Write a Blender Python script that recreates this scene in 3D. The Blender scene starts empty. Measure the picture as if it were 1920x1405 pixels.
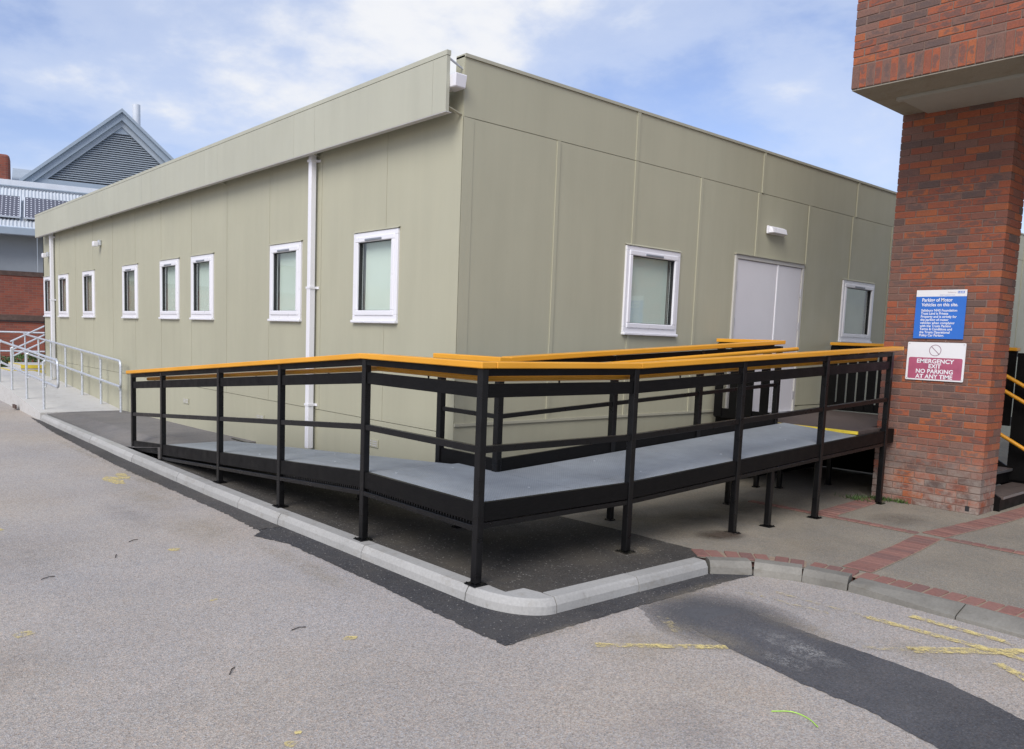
import bpy, bmesh, math, random
from mathutils import Vector, Matrix
R = math.radians
random.seed(7)
scene = bpy.context.scene
COL = scene.collection

# ------------------------------------------------------------------ camera
cam_d = bpy.data.cameras.new('camera'); cam = bpy.data.objects.new('camera', cam_d); COL.objects.link(cam)
yaw, pitch, roll = R(40.2498), R(-5.7897), R(1.9945)
d = Vector((math.sin(yaw)*math.cos(pitch), math.cos(yaw)*math.cos(pitch), math.sin(pitch)))
r0 = Vector((math.cos(yaw), -math.sin(yaw), 0)); u0 = r0.cross(d)
rr = r0*math.cos(roll) + u0*math.sin(roll); uu = u0*math.cos(roll) - r0*math.sin(roll)
M = Matrix.Identity(4)
for i in range(3):
    M[i][0], M[i][1], M[i][2] = rr[i], uu[i], -d[i]
M.translation = (0, 0, 1.7)
cam.matrix_world = M
cam_d.sensor_width = 36; cam_d.sensor_fit = 'HORIZONTAL'
cam_d.lens = 1519.53/1920*36
cam_d.shift_x = 60.83/1920; cam_d.shift_y = 81.785/1920
cam_d.clip_end = 2000; cam_d.clip_start = .05
scene.camera = cam

# ------------------------------------------------------------------ light
SUN_AZ_DIR = Vector((-.87, -.44))          # horizontal direction towards the sun
SUN_EL = 42
sun_d = bpy.data.lights.new('sun', 'SUN'); sun = bpy.data.objects.new('sun', sun_d); COL.objects.link(sun)
h = SUN_AZ_DIR.normalized()
sdir = Vector((h.x*math.cos(R(SUN_EL)), h.y*math.cos(R(SUN_EL)), math.sin(R(SUN_EL))))
sun.rotation_euler = (-sdir).to_track_quat('-Z', 'Y').to_euler()
sun.location = (0, 0, 30)
sun_d.energy = 1.5; sun_d.angle = R(36); sun_d.color = (1, .97, .92)

world = bpy.data.worlds.new('World'); scene.world = world; world.use_nodes = True
nt = world.node_tree; nt.nodes.clear()
def wn(t, **k):
    n = nt.nodes.new(t)
    for a, b in k.items(): setattr(n, a, b)
    return n
out = wn('ShaderNodeOutputWorld'); bgn = wn('ShaderNodeBackground'); nt.links.new(bgn.outputs[0], out.inputs[0])
sky = wn('ShaderNodeTexSky', sky_type='NISHITA', sun_disc=False)
sky.sun_elevation = R(SUN_EL); sky.sun_rotation = math.atan2(h.x, h.y)
sky.air_density = 1.0; sky.dust_density = 1.2; sky.ozone_density = 2.0
tc = wn('ShaderNodeTexCoord')
sep = wn('ShaderNodeSeparateXYZ'); nt.links.new(tc.outputs['Generated'], sep.inputs[0])
def wmath(op, a, b=None, c=None):
    n = wn('ShaderNodeMath', operation=op)
    for i, v in enumerate((a, b, c)):
        if v is None: continue
        if isinstance(v, (int, float)): n.inputs[i].default_value = v
        else: nt.links.new(v, n.inputs[i])
    return n.outputs[0]
zz = wmath('ADD', wmath('MAXIMUM', sep.outputs[2], 0.0), .22)
px = wmath('DIVIDE', sep.outputs[0], zz); py = wmath('DIVIDE', sep.outputs[1], zz)
cmb = wn('ShaderNodeCombineXYZ'); nt.links.new(px, cmb.inputs[0]); nt.links.new(py, cmb.inputs[1]); cmb.inputs[2].default_value = 3.1
def wnoise(scale, detail, rough, dist, off):
    mp = wn('ShaderNodeMapping'); mp.inputs['Location'].default_value = off; nt.links.new(cmb.outputs[0], mp.inputs[0])
    n = wn('ShaderNodeTexNoise'); n.inputs['Scale'].default_value = scale; n.inputs['Detail'].default_value = detail
    n.inputs['Roughness'].default_value = rough; n.inputs['Distortion'].default_value = dist
    nt.links.new(mp.outputs[0], n.inputs['Vector']); return n.outputs['Fac']
def wramp(fac, stops):
    n = wn('ShaderNodeValToRGB'); nt.links.new(fac, n.inputs[0])
    e = n.color_ramp.elements
    while len(e) < len(stops): e.new(.5)
    for el, (p, c) in zip(e, stops): el.position = p; el.color = (*c, 1) if not isinstance(c, float) else (c, c, c, 1)
    n.color_ramp.interpolation = 'EASE'
    return n.outputs[0]
CLOUD_OFF = (2.1, .1, 0)
n1 = wnoise(1.15, 9, .56, .15, CLOUD_OFF)
n2 = wnoise(3.2, 7, .6, .2, (4.2, 1.1, 0))
dens = wmath('ADD', wmath('MULTIPLY', n1, .78), wmath('MULTIPLY', n2, .22))
cov = wramp(dens, [(.39, 0.0), (.52, .55), (.66, 1.0)])
lit = wramp(dens, [(.42, (3.5, 4.25, 5.9)), (.54, (4.4, 4.95, 6.1)), (.65, (5.75, 5.85, 6.1))])
skyt = wn('ShaderNodeMix', data_type='RGBA', blend_type='MULTIPLY'); skyt.inputs[0].default_value = 1
nt.links.new(sky.outputs[0], skyt.inputs[6]); skyt.inputs[7].default_value = (1.12, 1.0, 1.10, 1)
mixc = wn('ShaderNodeMix', data_type='RGBA'); nt.links.new(cov, mixc.inputs[0])
nt.links.new(skyt.outputs[2], mixc.inputs[6]); nt.links.new(lit, mixc.inputs[7])
nt.links.new(mixc.outputs[2], bgn.inputs[0]); bgn.inputs[1].default_value = .085
vs = scene.view_settings
vs.view_transform = 'Standard'; vs.look = 'None'; vs.exposure = 0.88; vs.gamma = 1
vs.use_curve_mapping = False
scene.cycles.max_bounces = 6; scene.cycles.diffuse_bounces = 4
scene.cycles.transparent_max_bounces = 12

# ------------------------------------------------------------------ materials
class NT:
    def __init__(s, name):
        s.m = bpy.data.materials.new(name); s.m.use_nodes = True
        s.t = s.m.node_tree; s.b = s.t.nodes['Principled BSDF']; s.out = s.t.nodes['Material Output']
        s.b.inputs['Roughness'].default_value = .6
    def n(s, t, **k):
        n = s.t.nodes.new(t)
        for a, b in k.items(): setattr(n, a, b)
        return n
    def l(s, a, b): s.t.links.new(a, b)
    def pos(s):
        return s.n('ShaderNodeNewGeometry').outputs['Position']
    def mapped(s, scale=(1, 1, 1), rot=(0, 0, 0), src=None):
        mp = s.n('ShaderNodeMapping'); mp.inputs['Scale'].default_value = scale; mp.inputs['Rotation'].default_value = rot
        s.l(src or s.pos(), mp.inputs[0]); return mp.outputs[0]
    def noise(s, scale, detail=4, rough=.55, vec=None, dist=0):
        n = s.n('ShaderNodeTexNoise'); n.inputs['Scale'].default_value = scale; n.inputs['Detail'].default_value = detail
        n.inputs['Roughness'].default_value = rough; n.inputs['Distortion'].default_value = dist
        s.l(vec or s.pos(), n.inputs['Vector']); return n.outputs['Fac']
    def voro(s, scale, out='Color', vec=None, rnd=1):
        n = s.n('ShaderNodeTexVoronoi'); n.inputs['Scale'].default_value = scale; n.inputs['Randomness'].default_value = rnd
        s.l(vec or s.pos(), n.inputs['Vector']); return n.outputs[out]
    def ramp(s, fac, stops, interp='LINEAR'):
        n = s.n('ShaderNodeValToRGB'); s.l(fac, n.inputs[0]); e = n.color_ramp.elements
        n.color_ramp.interpolation = interp
        while len(e) < len(stops): e.new(.5)
        for el, (p, c) in zip(e, stops):
            el.position = p; el.color = (c, c, c, 1) if isinstance(c, (int, float)) else (*c, 1)
        return n.outputs[0]
    def mix(s, fac, a, b, mode='MIX'):
        n = s.n('ShaderNodeMix', data_type='RGBA', blend_type=mode)
        for i, v in ((0, fac), (6, a), (7, b)):
            if isinstance(v, (int, float)): n.inputs[i].default_value = v if i == 0 else (v, v, v, 1)
            elif isinstance(v, tuple): n.inputs[i].default_value = (*v, 1)
            else: s.l(v, n.inputs[i])
        return n.outputs[2]
    def math(s, op, a, b=None, c=None):
        n = s.n('ShaderNodeMath', operation=op)
        for i, v in enumerate((a, b, c)):
            if v is None: continue
            if isinstance(v, (int, float)): n.inputs[i].default_value = v
            else: s.l(v, n.inputs[i])
        return n.outputs[0]
    def col(s, v):
        if isinstance(v, tuple): s.b.inputs['Base Color'].default_value = (*v, 1)
        else: s.l(v, s.b.inputs['Base Color'])
    def rough(s, v):
        if isinstance(v, (int, float)): s.b.inputs['Roughness'].default_value = v
        else: s.l(v, s.b.inputs['Roughness'])
    def bump(s, height, strength=.3, dist=.01):
        n = s.n('ShaderNodeBump'); n.inputs['Strength'].default_value = strength; n.inputs['Distance'].default_value = dist
        s.l(height, n.inputs['Height']); s.l(n.outputs[0], s.b.inputs['Normal'])
    def alpha(s, fac): s.l(fac, s.b.inputs['Alpha'])

def simple(name, c, rough=.5, metal=0, var=.08, scale=3, bump=.0, bscale=60, spec=.5):
    m = NT(name); f = m.noise(scale, 5, .6)
    lo = tuple(x*(1-var) for x in c); hi = tuple(min(1, x*(1+var)) for x in c)
    m.col(m.ramp(f, [(.3, lo), (.7, hi)])); m.b.inputs['Metallic'].default_value = metal
    m.b.inputs['Specular IOR Level'].default_value = spec
    rf = m.noise(scale*3, 4); m.rough(m.ramp(rf, [(.3, max(0, rough-.06)), (.7, min(1, rough+.06))]))
    if bump: m.bump(m.noise(bscale, 3), bump, .004)
    return m.m

def asphalt(name, base, contrast, scale=95, blotch=.10, warm=(1.03, 1, .97), speck=.0, cracks=False, rough=.92, bmp=.5):
    m = NT(name)
    v = m.voro(scale, 'Color'); sp = m.n('ShaderNodeSeparateColor'); m.l(v, sp.inputs[0])
    lo = tuple(b*(1-contrast) for b in base); hi = tuple(b*(1+contrast*.8) for b in base)
    c = m.ramp(sp.outputs[0], [(0, lo), (.25, tuple(b*(1-contrast*.35) for b in base)), (.6, base), (1, hi)])
    v2 = m.voro(scale*2.6, 'Color'); sp2 = m.n('ShaderNodeSeparateColor'); m.l(v2, sp2.inputs[0])
    c = m.mix(.35, c, m.ramp(sp2.outputs[1], [(0, lo), (1, hi)]))
    tint = m.ramp(sp.outputs[2], [(.55, (1, 1, 1)), (.75, (1.12, .98, .88)), (.95, (.9, .98, 1.1))])
    c = m.mix(.8, c, tint, 'MULTIPLY')
    big = m.noise(.55, 6, .62); bl = m.ramp(big, [(.3, 1-blotch), (.5, 1.0), (.72, 1+blotch)])
    c = m.mix(1, c, bl, 'MULTIPLY')
    mid = m.noise(3.3, 5, .65); c = m.mix(1, c, m.ramp(mid, [(.3, tuple(1-blotch*.6*w for w in (1, 1, 1))), (.7, warm)]), 'MULTIPLY')
    if cracks:
        vd = m.voro(60, 'Distance'); nd = m.noise(40, 2, .5)
        f = m.math('MULTIPLY', m.ramp(vd, [(.10, 1), (.20, 0)]), m.ramp(nd, [(.50, 0), (.58, .75)]))
        c = m.mix(f, c, tuple(b*.30 for b in base))
        lf = m.ramp(m.voro(75, 'Distance'), [(.06, 1), (.14, 0)]); c = m.mix(m.math('MULTIPLY', lf, m.ramp(m.noise(33, 2), [(.52, 0), (.6, .6)])), c, tuple(min(1, b*1.75) for b in base))
        c = m.mix(1, c, m.ramp(m.noise(.33, 3, .5), [(.35, (.96, .99, 1.05)), (.65, (1.03, 1.0, .95))]), 'MULTIPLY')
    if speck:
        n = m.noise(58, 2, .5); f = m.ramp(n, [(.66, 0), (.71, 1)])
        c = m.mix(m.math('MULTIPLY', f, speck), c, (.46, .44, .40))
        c = m.mix(m.ramp(m.noise(1.6, 5, .7), [(.45, 0), (.75, speck)]), c, tuple(min(1, b*w) for b, w in zip(base, (1.75, 1.6, 1.35))))
    m.col(c); m.rough(rough); m.b.inputs['Specular IOR Level'].default_value = .25
    hgt = m.voro(scale, 'Distance'); m.bump(hgt, bmp, .006)
    return m.m

MAT = {}
MAT['road'] = asphalt('worn_asphalt', (.405, .376, .338), .50, 135, .09, cracks=True)
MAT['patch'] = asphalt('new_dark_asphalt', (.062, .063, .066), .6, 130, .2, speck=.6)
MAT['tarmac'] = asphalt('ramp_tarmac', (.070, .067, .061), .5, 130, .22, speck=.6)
MAT['pave'] = asphalt('pavement_tarmac', (.262, .245, .205), .40, 130, .12, speck=.25)
MAT['apron'] = asphalt('worn_ramp_tarmac', (.190, .186, .180), .35, 140, .22, speck=.2)
MAT['strip'] = asphalt('trench_strip', (.100, .102, .108), .42, 120, .26, speck=.15)
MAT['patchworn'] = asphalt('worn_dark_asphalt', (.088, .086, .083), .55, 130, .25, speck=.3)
m = NT('galvanised'); f = m.voro(45); sp = m.n('ShaderNodeSeparateColor'); m.l(f, sp.inputs[0])
m.col(m.ramp(sp.outputs[0], [(0, (.55, .58, .61)), (1, (.70, .73, .76))])); m.b.inputs['Metallic'].default_value = .55
m.rough(m.ramp(m.noise(12), [(.3, .38), (.7, .55)])); MAT['galv'] = m.m
def concrete(name, base, var=.12):
    m = NT(name); c = m.ramp(m.noise(2.2, 7, .65), [(.3, tuple(b*(1-var) for b in base)), (.7, tuple(b*(1+var*.6) for b in base))])
    c = m.mix(1, c, m.ramp(m.noise(60, 3, .6), [(.3, .90), (.7, 1.06)]), 'MULTIPLY')
    st = m.ramp(m.noise(5.5, 5, .7, m.mapped((1, 1, 2.5))), [(.54, 0), (.72, .5)])
    c = m.mix(st, c, tuple(b*w for b, w in zip(base, (.62, .56, .47))))
    c = m.mix(1, c, m.ramp(m.n('ShaderNodeObjectInfo').outputs['Random'], [(0, .90), (1, 1.06)]), 'MULTIPLY')
    c = m.mix(m.ramp(m.noise(9, 6, .75), [(.60, 0), (.72, .35)]), c, tuple(b*w for b, w in zip(base, (.45, .43, .38))))
    m.col(c); m.rough(.85); m.b.inputs['Specular IOR Level'].default_value = .3; m.bump(m.noise(90, 4), .25, .003); return m.m
MAT['kerb'] = concrete('kerb_concrete', (.40, .395, .37))
MAT['oldkerb'] = concrete('old_kerb_concrete', (.235, .225, .195), .3)
MAT['concrete'] = concrete('ramp_concrete', (.55, .54, .51), .06)
MAT['soffit'] = concrete('soffit_board', (.34, .31, .25), .10)
MAT['soffit_panel'] = simple('soffit_panel', (.38, .37, .33), .7, var=.05)

def cladding(name, base):
    m = NT(name); c = m.ramp(m.noise(.8, 4), [(.3, tuple(b*.965 for b in base)), (.7, tuple(b*1.03 for b in base))])
    streak = m.noise(6, 4, .6, m.mapped((1, 1, .08))); c = m.mix(1, c, m.ramp(streak, [(.35, .965), (.6, 1.0)]), 'MULTIPLY')
    c = m.mix(1, c, m.ramp(m.noise(1.9, 6, .7, m.mapped((1, 1, .22))), [(.30, .965), (.55, 1.0), (.75, 1.015)]), 'MULTIPLY')
    c = m.mix(m.ramp(m.noise(11, 6, .75), [(.60, 0), (.78, .10)]), c, (.30, .27, .21))
    m.col(c); m.rough(m.ramp(m.noise(4, 3), [(.3, .48), (.7, .60)])); m.b.inputs['Specular IOR Level'].default_value = .35
    m.bump(m.math('ADD', m.math('MULTIPLY', m.noise(260, 2, .5, m.mapped((1, 1, .35))), .12), m.noise(1.3, 2, .4)), .16, .012); return m.m
MAT['clad'] = cladding('olive_cladding', (.428, .418, .305))
MAT['fascia'] = cladding('fascia_cladding', (.445, .445, .352))
MAT['cap'] = cladding('capping_trim', (.42, .41, .315))
MAT['upvc'] = simple('white_upvc', (.78, .78, .80), .32, var=.02)
MAT['door'] = simple('pale_grey_door', (.66, .65, .67), .38, var=.03, scale=1.5)
MAT['doorframe'] = simple('door_frame_trim', (.50, .49, .45), .4, var=.03)
MAT['steel'] = simple('brushed_hinge', (.55, .55, .56), .35, metal=.9, var=.05)
MAT['dark'] = simple('dark_gasket', (.02, .02, .022), .6)
MAT['ventdark'] = simple('vent_slot', (.22, .24, .27), .5)
MAT['reveal'] = simple('window_reveal', (.50, .49, .48), .6)
MAT['blind'] = simple('pale_blind', (.80, .86, .78), .75, var=.04, scale=1.2)
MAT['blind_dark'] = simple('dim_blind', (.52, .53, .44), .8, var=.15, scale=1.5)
m = NT('window_glass'); t = m.t
tr = m.n('ShaderNodeBsdfTransparent'); gl = m.n('ShaderNodeBsdfGlossy'); gl.inputs['Roughness'].default_value = .01
tr.inputs[0].default_value = (.93, .955, .94, 1)
fr = m.n('ShaderNodeLayerWeight'); fr.inputs[0].default_value = .5; mx = m.n('ShaderNodeMixShader')
fr2 = m.math('ADD', m.math('MULTIPLY', m.math('POWER', fr.outputs['Facing'], 5.0), .92), .06)
m.l(fr2, mx.inputs[0]); m.l(tr.outputs[0], mx.inputs[1]); m.l(gl.outputs[0], mx.inputs[2]); m.l(mx.outputs[0], m.out.inputs[0])
MAT['glass'] = m.m

m = NT('black_painted_timber'); gr = m.noise(14, 5, .6, m.mapped((1, 1, 9)))
m.col(m.ramp(gr, [(.3, (.0030, .0030, .0030)), (.75, (.0075, .0070, .0068))])); m.b.inputs['Specular IOR Level'].default_value = .16; m.rough(m.ramp(m.noise(7, 4), [(.3, .38), (.7, .56)]))
m.bump(m.noise(40, 4, .6, m.mapped((1, 1, 6))), .25, .003); MAT['black'] = m.m
m = NT('black_steel'); m.col(m.ramp(m.noise(9, 4), [(.3, (.0030, .0030, .0034)), (.7, (.0060, .0060, .0064))]))
m.b.inputs['Specular IOR Level'].default_value = .34; m.rough(m.ramp(m.noise(16, 4), [(.3, .24), (.7, .42)])); MAT['bsteel'] = m.m
m = NT('orange_paint'); c = m.ramp(m.noise(2.4, 5), [(.3, (.72, .32, .018)), (.7, (.80, .37, .028))])
c = m.mix(m.ramp(m.noise(24, 5, .7), [(.66, 0), (.74, .5)]), c, (.52, .23, .03)); m.col(c)
m.rough(.42); m.bump(m.noise(50, 3), .08, .002); MAT['orange'] = m.m
MAT['yellow'] = simple('yellow_nosing', (.80, .62, .06), .5, var=.1, scale=20)
# GRP deck : fine raised grid
m = NT('grey_grip_deck')
w1 = m.n('ShaderNodeTexWave', wave_type='BANDS', bands_direction='X'); w2 = m.n('ShaderNodeTexWave', wave_type='BANDS', bands_direction='Y')
for w in (w1, w2): w.inputs['Scale'].default_value = 14; w.inputs['Distortion'].default_value = 0; m.l(m.pos(), w.inputs['Vector'])
grid = m.math('MULTIPLY', w1.outputs['Fac'], w2.outputs['Fac'])
c = m.ramp(grid, [(0, (.225, .250, .272)), (.40, (.295, .325, .350)), (1, (.38, .41, .435))])
c = m.mix(1, c, m.ramp(m.noise(1.6, 7, .7), [(.3, .78), (.7, 1.14)]), 'MULTIPLY'); c = m.mix(m.ramp(m.noise(6, 6, .75), [(.56, 0), (.75, .35)]), c, (.24, .235, .22)); m.col(c); m.rough(.62)
m.b.inputs['Specular IOR Level'].default_value = .4; m.bump(grid, .5, .004); MAT['deck'] = m.m
m = NT('brown_decking'); gr = m.noise(10, 5, .65, m.mapped((6, .6, 1)))
m.col(m.ramp(gr, [(.3, (.055, .040, .034)), (.7, (.12, .092, .08))])); m.rough(.75)
MAT['decking'] = m.m
MAT['shrub'] = None

def brickmat(name):
    m = NT(name)
    a = m.n('ShaderNodeAttribute', attribute_name='bc'); base = a.outputs['Color']
    p = m.pos(); oi = m.n('ShaderNodeObjectInfo').outputs['Random']
    # kiln bruise : a blue-grey patch inside many of the bricks
    tcx = m.n('ShaderNodeTexCoord'); sg = m.n('ShaderNodeSeparateXYZ'); m.l(tcx.outputs['Generated'], sg.inputs[0])
    def edge(ch): return m.math('MULTIPLY', m.math('ABSOLUTE', m.math('SUBTRACT', sg.outputs[ch], .5)), 2)
    rim = m.math('MAXIMUM', edge(1), edge(2))
    mott = m.noise(13, 4, .6, m.mapped((1, 1, 1.5)), .4)
    field = m.math('ADD', m.math('MULTIPLY', mott, 1.5), m.math('MULTIPLY', m.math('SUBTRACT', 1, rim), .42))
    bru = m.math('MULTIPLY', m.ramp(field, [(.86, 0), (1.0, .85)]), m.ramp(oi, [(.22, .25), (.5, 1)]))
    c = m.mix(bru, base, m.mix(.22, (.120, .088, .080), base))
    c = m.mix(1, c, m.ramp(m.noise(75, 4, .65), [(.25, .78), (.75, 1.18)]), 'MULTIPLY')
    fl = m.ramp(m.noise(19, 4, .7), [(.70, 0), (.76, .6)])
    c = m.mix(fl, c, (.52, .45, .38))
    # splash grime and lime bloom on the lowest courses
    sepn = m.n('ShaderNodeSeparateXYZ'); m.l(p, sepn.inputs[0])
    low = m.math('MULTIPLY', m.ramp(sepn.outputs[2], [(.05, .9), (.8, 0)]), m.ramp(m.noise(5, 6, .75), [(.40, 0), (.60, 1)]))
    c = m.mix(low, c, (.34, .30, .26))
    m.col(c); m.rough(.86); m.b.inputs['Specular IOR Level'].default_value = .2
    m.bump(m.noise(55, 5, .65), .5, .006)
    return m.m
MAT['brick'] = brickmat('red_mixed_brick')
MAT['mortar'] = concrete('brown_mortar', (.235, .160, .128), .15)
m = NT('paver_red'); a = m.n('ShaderNodeAttribute', attribute_name='bc')
c = m.mix(1, a.outputs['Color'], m.ramp(m.noise(40, 5, .65), [(.3, .82), (.7, 1.12)]), 'MULTIPLY')
c = m.mix(m.ramp(m.noise(5, 5, .7), [(.5, 0), (.7, .45)]), c, (.16, .13, .115)); m.col(c); m.rough(.88)
m.bump(m.noise(80, 4), .4, .003); MAT['paver'] = m.m
MAT['joint'] = simple('sandy_joint', (.30, .23, .165), .95, var=.2, scale=14)

def paint(name, c, lo, hi, scale=7, soft=False, fine=.35, top=1):
    m = NT(name); f = m.math('ADD', m.math('MULTIPLY', m.noise(scale, 6, .72), 1-fine), m.math('MULTIPLY', m.noise(85, 3, .6), fine))
    al = m.ramp(f, [(lo, 0), (hi, top)])
    if soft:       # thins out towards the rim of the mark
        tcx = m.n('ShaderNodeTexCoord'); vm = m.n('ShaderNodeVectorMath', operation='DISTANCE'); mp = m.mapped((1, 1, 0), src=tcx.outputs['Generated'])
        m.l(mp, vm.inputs[0]); vm.inputs[1].default_value = (.5, .5, 0); al = m.math('MULTIPLY', al, m.ramp(vm.outputs['Value'], [(.12, 1), (.47, 0)]))
    m.col(c); m.rough(.85); m.alpha(al); return m.m
MAT['ypaint'] = paint('worn_yellow_paint', (.72, .59, .24), .42, .585, 13, fine=.40)
MAT['ypaint2'] = paint('faint_yellow_paint', (.66, .55, .28), .48, .70, 13, fine=.40)
MAT['cream'] = paint('pale_cement_stain', (.50, .49, .46), .46, .75, 9, True, .5)
MAT['rust'] = paint('wet_brown_stain', (.085, .062, .045), .34, .55, 3, True)
MAT['sand'] = paint('sandy_dust_stain', (.42, .36, .26), .40, .85, 3.5, True, .4, .8)
MAT['rustsoft'] = paint('brown_damp_stain', (.12, .095, .07), .34, .70, 4, True, .3, .6)
MAT['oil'] = paint('faint_oil_stain', (.22, .21, .205), .36, .75, 5, True, .3, .30)
MAT['stripfade'] = paint('worn_strip_end', (.095, .097, .102), .20, .50, 9, True, .5)

# background building materials
m = NT('far_brick')
bt = m.n('ShaderNodeTexBrick'); bt.inputs['Scale'].default_value = 1; bt.inputs['Brick Width'].default_value = .225; bt.inputs['Row Height'].default_value = .075
bt.inputs['Mortar Size'].default_value = .006; bt.inputs['Color1'].default_value = (.27, .075, .045, 1); bt.inputs['Color2'].default_value = (.17, .055, .042, 1)
bt.inputs['Mortar'].default_value = (.19, .12, .09, 1); bt.inputs['Bias'].default_value = -.2
tcn = m.n('ShaderNodeTexCoord'); m.l(m.mapped(rot=(R(90), 0, 0), src=tcn.outputs['Object']), bt.inputs['Vector'])
c = m.mix(1, bt.outputs['Color'], m.ramp(m.noise(1.1, 5), [(.3, .82), (.7, 1.15)]), 'MULTIPLY'); m.col(c); m.rough(.88); MAT['farbrick'] = m.m
MAT['farband'] = simple('far_dark_brick_band', (.10, .065, .052), .9, var=.25, scale=9)
MAT['fargrey'] = simple('far_grey_render', (.30, .33, .35), .7, var=.07, scale=.9)
MAT['bluegrey'] = simple('blue_grey_metal', (.29, .35, .405), .45, var=.06, scale=2)
MAT['louvre'] = simple('louvre_metal', (.34, .39, .43), .5, var=.06, scale=3)
MAT['corr'] = simple('fibre_cement_sheet', (.50, .54, .57), .75, var=.12, scale=1.2)
MAT['whitish'] = simple('pale_flashing', (.60, .64, .68), .55, var=.06)
m = NT('solar_cells'); tcn = m.n('ShaderNodeTexCoord')
sx = m.n('ShaderNodeSeparateXYZ'); m.l(tcn.outputs['Object'], sx.inputs[0])
fu = m.math('ABSOLUTE', m.math('SUBTRACT', m.math('FRACT', m.math('DIVIDE', sx.outputs[0], .118)), .5))
fz = m.math('ABSOLUTE', m.math('SUBTRACT', m.math('FRACT', m.math('DIVIDE', sx.outputs[1], .165)), .5))
dot = m.math('MULTIPLY', m.math('LESS_THAN', fu, .17), m.math('LESS_THAN', fz, .17))
m.col(m.mix(dot, (.085, .085, .105), (.62, .64, .68))); m.rough(.25); MAT['solar'] = m.m

# ------------------------------------------------------------------ mesh helpers
class MB:
    def __init__(s): s.v = []; s.f = []; s.c = None
    def add(s, v, f):
        o = len(s.v); s.v += [tuple(p) for p in v]; s.f += [tuple(i+o for i in q) for q in f]; return s
    def box(s, x0, x1, y0, y1, z0, z1):
        v = [(x0,y0,z0),(x1,y0,z0),(x1,y1,z0),(x0,y1,z0),(x0,y0,z1),(x1,y0,z1),(x1,y1,z1),(x0,y1,z1)]
        return s.add(v, [(0,3,2,1),(4,5,6,7),(0,1,5,4),(1,2,6,5),(2,3,7,6),(3,0,4,7)])
    def bar(s, a, b, w, hgt, up=(0, 0, 1)):
        """rectangular bar from a to b : w sideways, hgt along up, with vertical ends"""
        a = Vector(a); b = Vector(b); t = (b-a).normalized(); side = t.cross(Vector(up)).normalized()
        u = Vector(up)
        v = []
        for p in (a, b):
            for i, j in ((-1, -1), (1, -1), (1, 1), (-1, 1)): v.append(p + side*(w/2*i) + u*(hgt/2*j))
        return s.add(v, [(0,3,2,1),(4,5,6,7),(0,1,5,4),(1,2,6,5),(2,3,7,6),(3,0,4,7)])
    def tube(s, pts, rad, n=10, cap=True):
        pts = [Vector(p) for p in pts]; rings = []; up = Vector((0, 0, 1))
        prev = None
        for i, p in enumerate(pts):
            t = (pts[min(i+1, len(pts)-1)] - pts[max(i-1, 0)]).normalized()
            if prev is None:
                ref = up if abs(t.z) < .9 else Vector((1, 0, 0)); a = t.cross(ref).normalized()
            else:
                a = (prev - t*prev.dot(t)).normalized()
            prev = a; b = t.cross(a)
            rings.append([p + a*(rad*math.cos(2*math.pi*k/n)) + b*(rad*math.sin(2*math.pi*k/n)) for k in range(n)])
        v = [q for r_ in rings for q in r_]; f = []
        for i in range(len(pts)-1):
            for k in range(n):
                f.append((i*n+k, i*n+(k+1) % n, (i+1)*n+(k+1) % n, (i+1)*n+k))
        if cap: f.append(tuple(range(n-1, -1, -1))); f.append(tuple((len(pts)-1)*n+k for k in range(n)))
        return s.add(v, f)
    def prism(s, poly, z0, z1):
        n = len(poly); g = lambda z, p: z(p) if callable(z) else z
        v = [(p[0], p[1], g(z0, p)) for p in poly] + [(p[0], p[1], g(z1, p)) for p in poly]
        f = [tuple(range(n-1, -1, -1)), tuple(range(n, 2*n))] + [(i, (i+1) % n, n+(i+1) % n, n+i) for i in range(n)]
        return s.add(v, f)
    def build(s, name, mat, parent=None, smooth=False, bevel=0, seg=1):
        me = bpy.data.meshes.new(name); me.from_pydata(s.v, [], s.f); me.update()
        bm = bmesh.new(); bm.from_mesh(me); bmesh.ops.recalc_face_normals(bm, faces=bm.faces)
        if bevel: bmesh.ops.bevel(bm, geom=[e for e in bm.edges if e.calc_face_angle(0) > .5], offset=bevel, segments=seg, affect='EDGES', profile=.5, clamp_overlap=True)
        bm.to_mesh(me); bm.free()
        if smooth:
            for p in me.polygons: p.use_smooth = True
            me.set_sharp_from_angle(angle=R(40))
        o = bpy.data.objects.new(name, me); COL.objects.link(o)
        if mat: me.materials.append(mat if not isinstance(mat, str) else MAT[mat])
        if parent: attach(o, parent)
        return o
def world_of(p):
    m_ = Matrix.Identity(4)
    while p:
        m_ = p.matrix_basis @ m_ if p.parent is None else p.matrix_parent_inverse @ p.matrix_basis @ m_
        p = p.parent
    return m_
def attach(o, parent):
    o.parent = parent; o.matrix_parent_inverse = world_of(parent).inverted()
def thing(name, label, cat, loc, group=None):
    o = bpy.data.objects.new(name, None); COL.objects.link(o); o.location = loc; o.empty_display_size = .3
    o['label'] = label; o['category'] = cat
    if group: o['group'] = group
    return o
def tag(o, label, cat, group=None):
    o['label'] = label; o['category'] = cat
    if group: o['group'] = group
    return o
def struct(o): o['kind'] = 'structure'; return o
def rounded(pts, rad, n=6):
    """polyline with rounded inner corners"""
    pts = [Vector(p) for p in pts]; outp = [pts[0]]
    for i in range(1, len(pts)-1):
        a, b, c = pts[i-1], pts[i], pts[i+1]
        t1 = (a-b).normalized(); t2 = (c-b).normalized(); p1 = b+t1*rad; p2 = b+t2*rad
        for k in range(n+1):
            t = k/n; outp.append(p1*(1-t)**2 + b*2*t*(1-t) + p2*t*t)
    outp.append(pts[-1]); return outp
def lerp(x, xs, ys):
    if x <= xs[0]: return ys[0]
    for a, b, c, e in zip(xs, xs[1:], ys, ys[1:]):
        if x <= b: return c + (e-c)*(x-a)/(b-a)
    return ys[-1]
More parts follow.
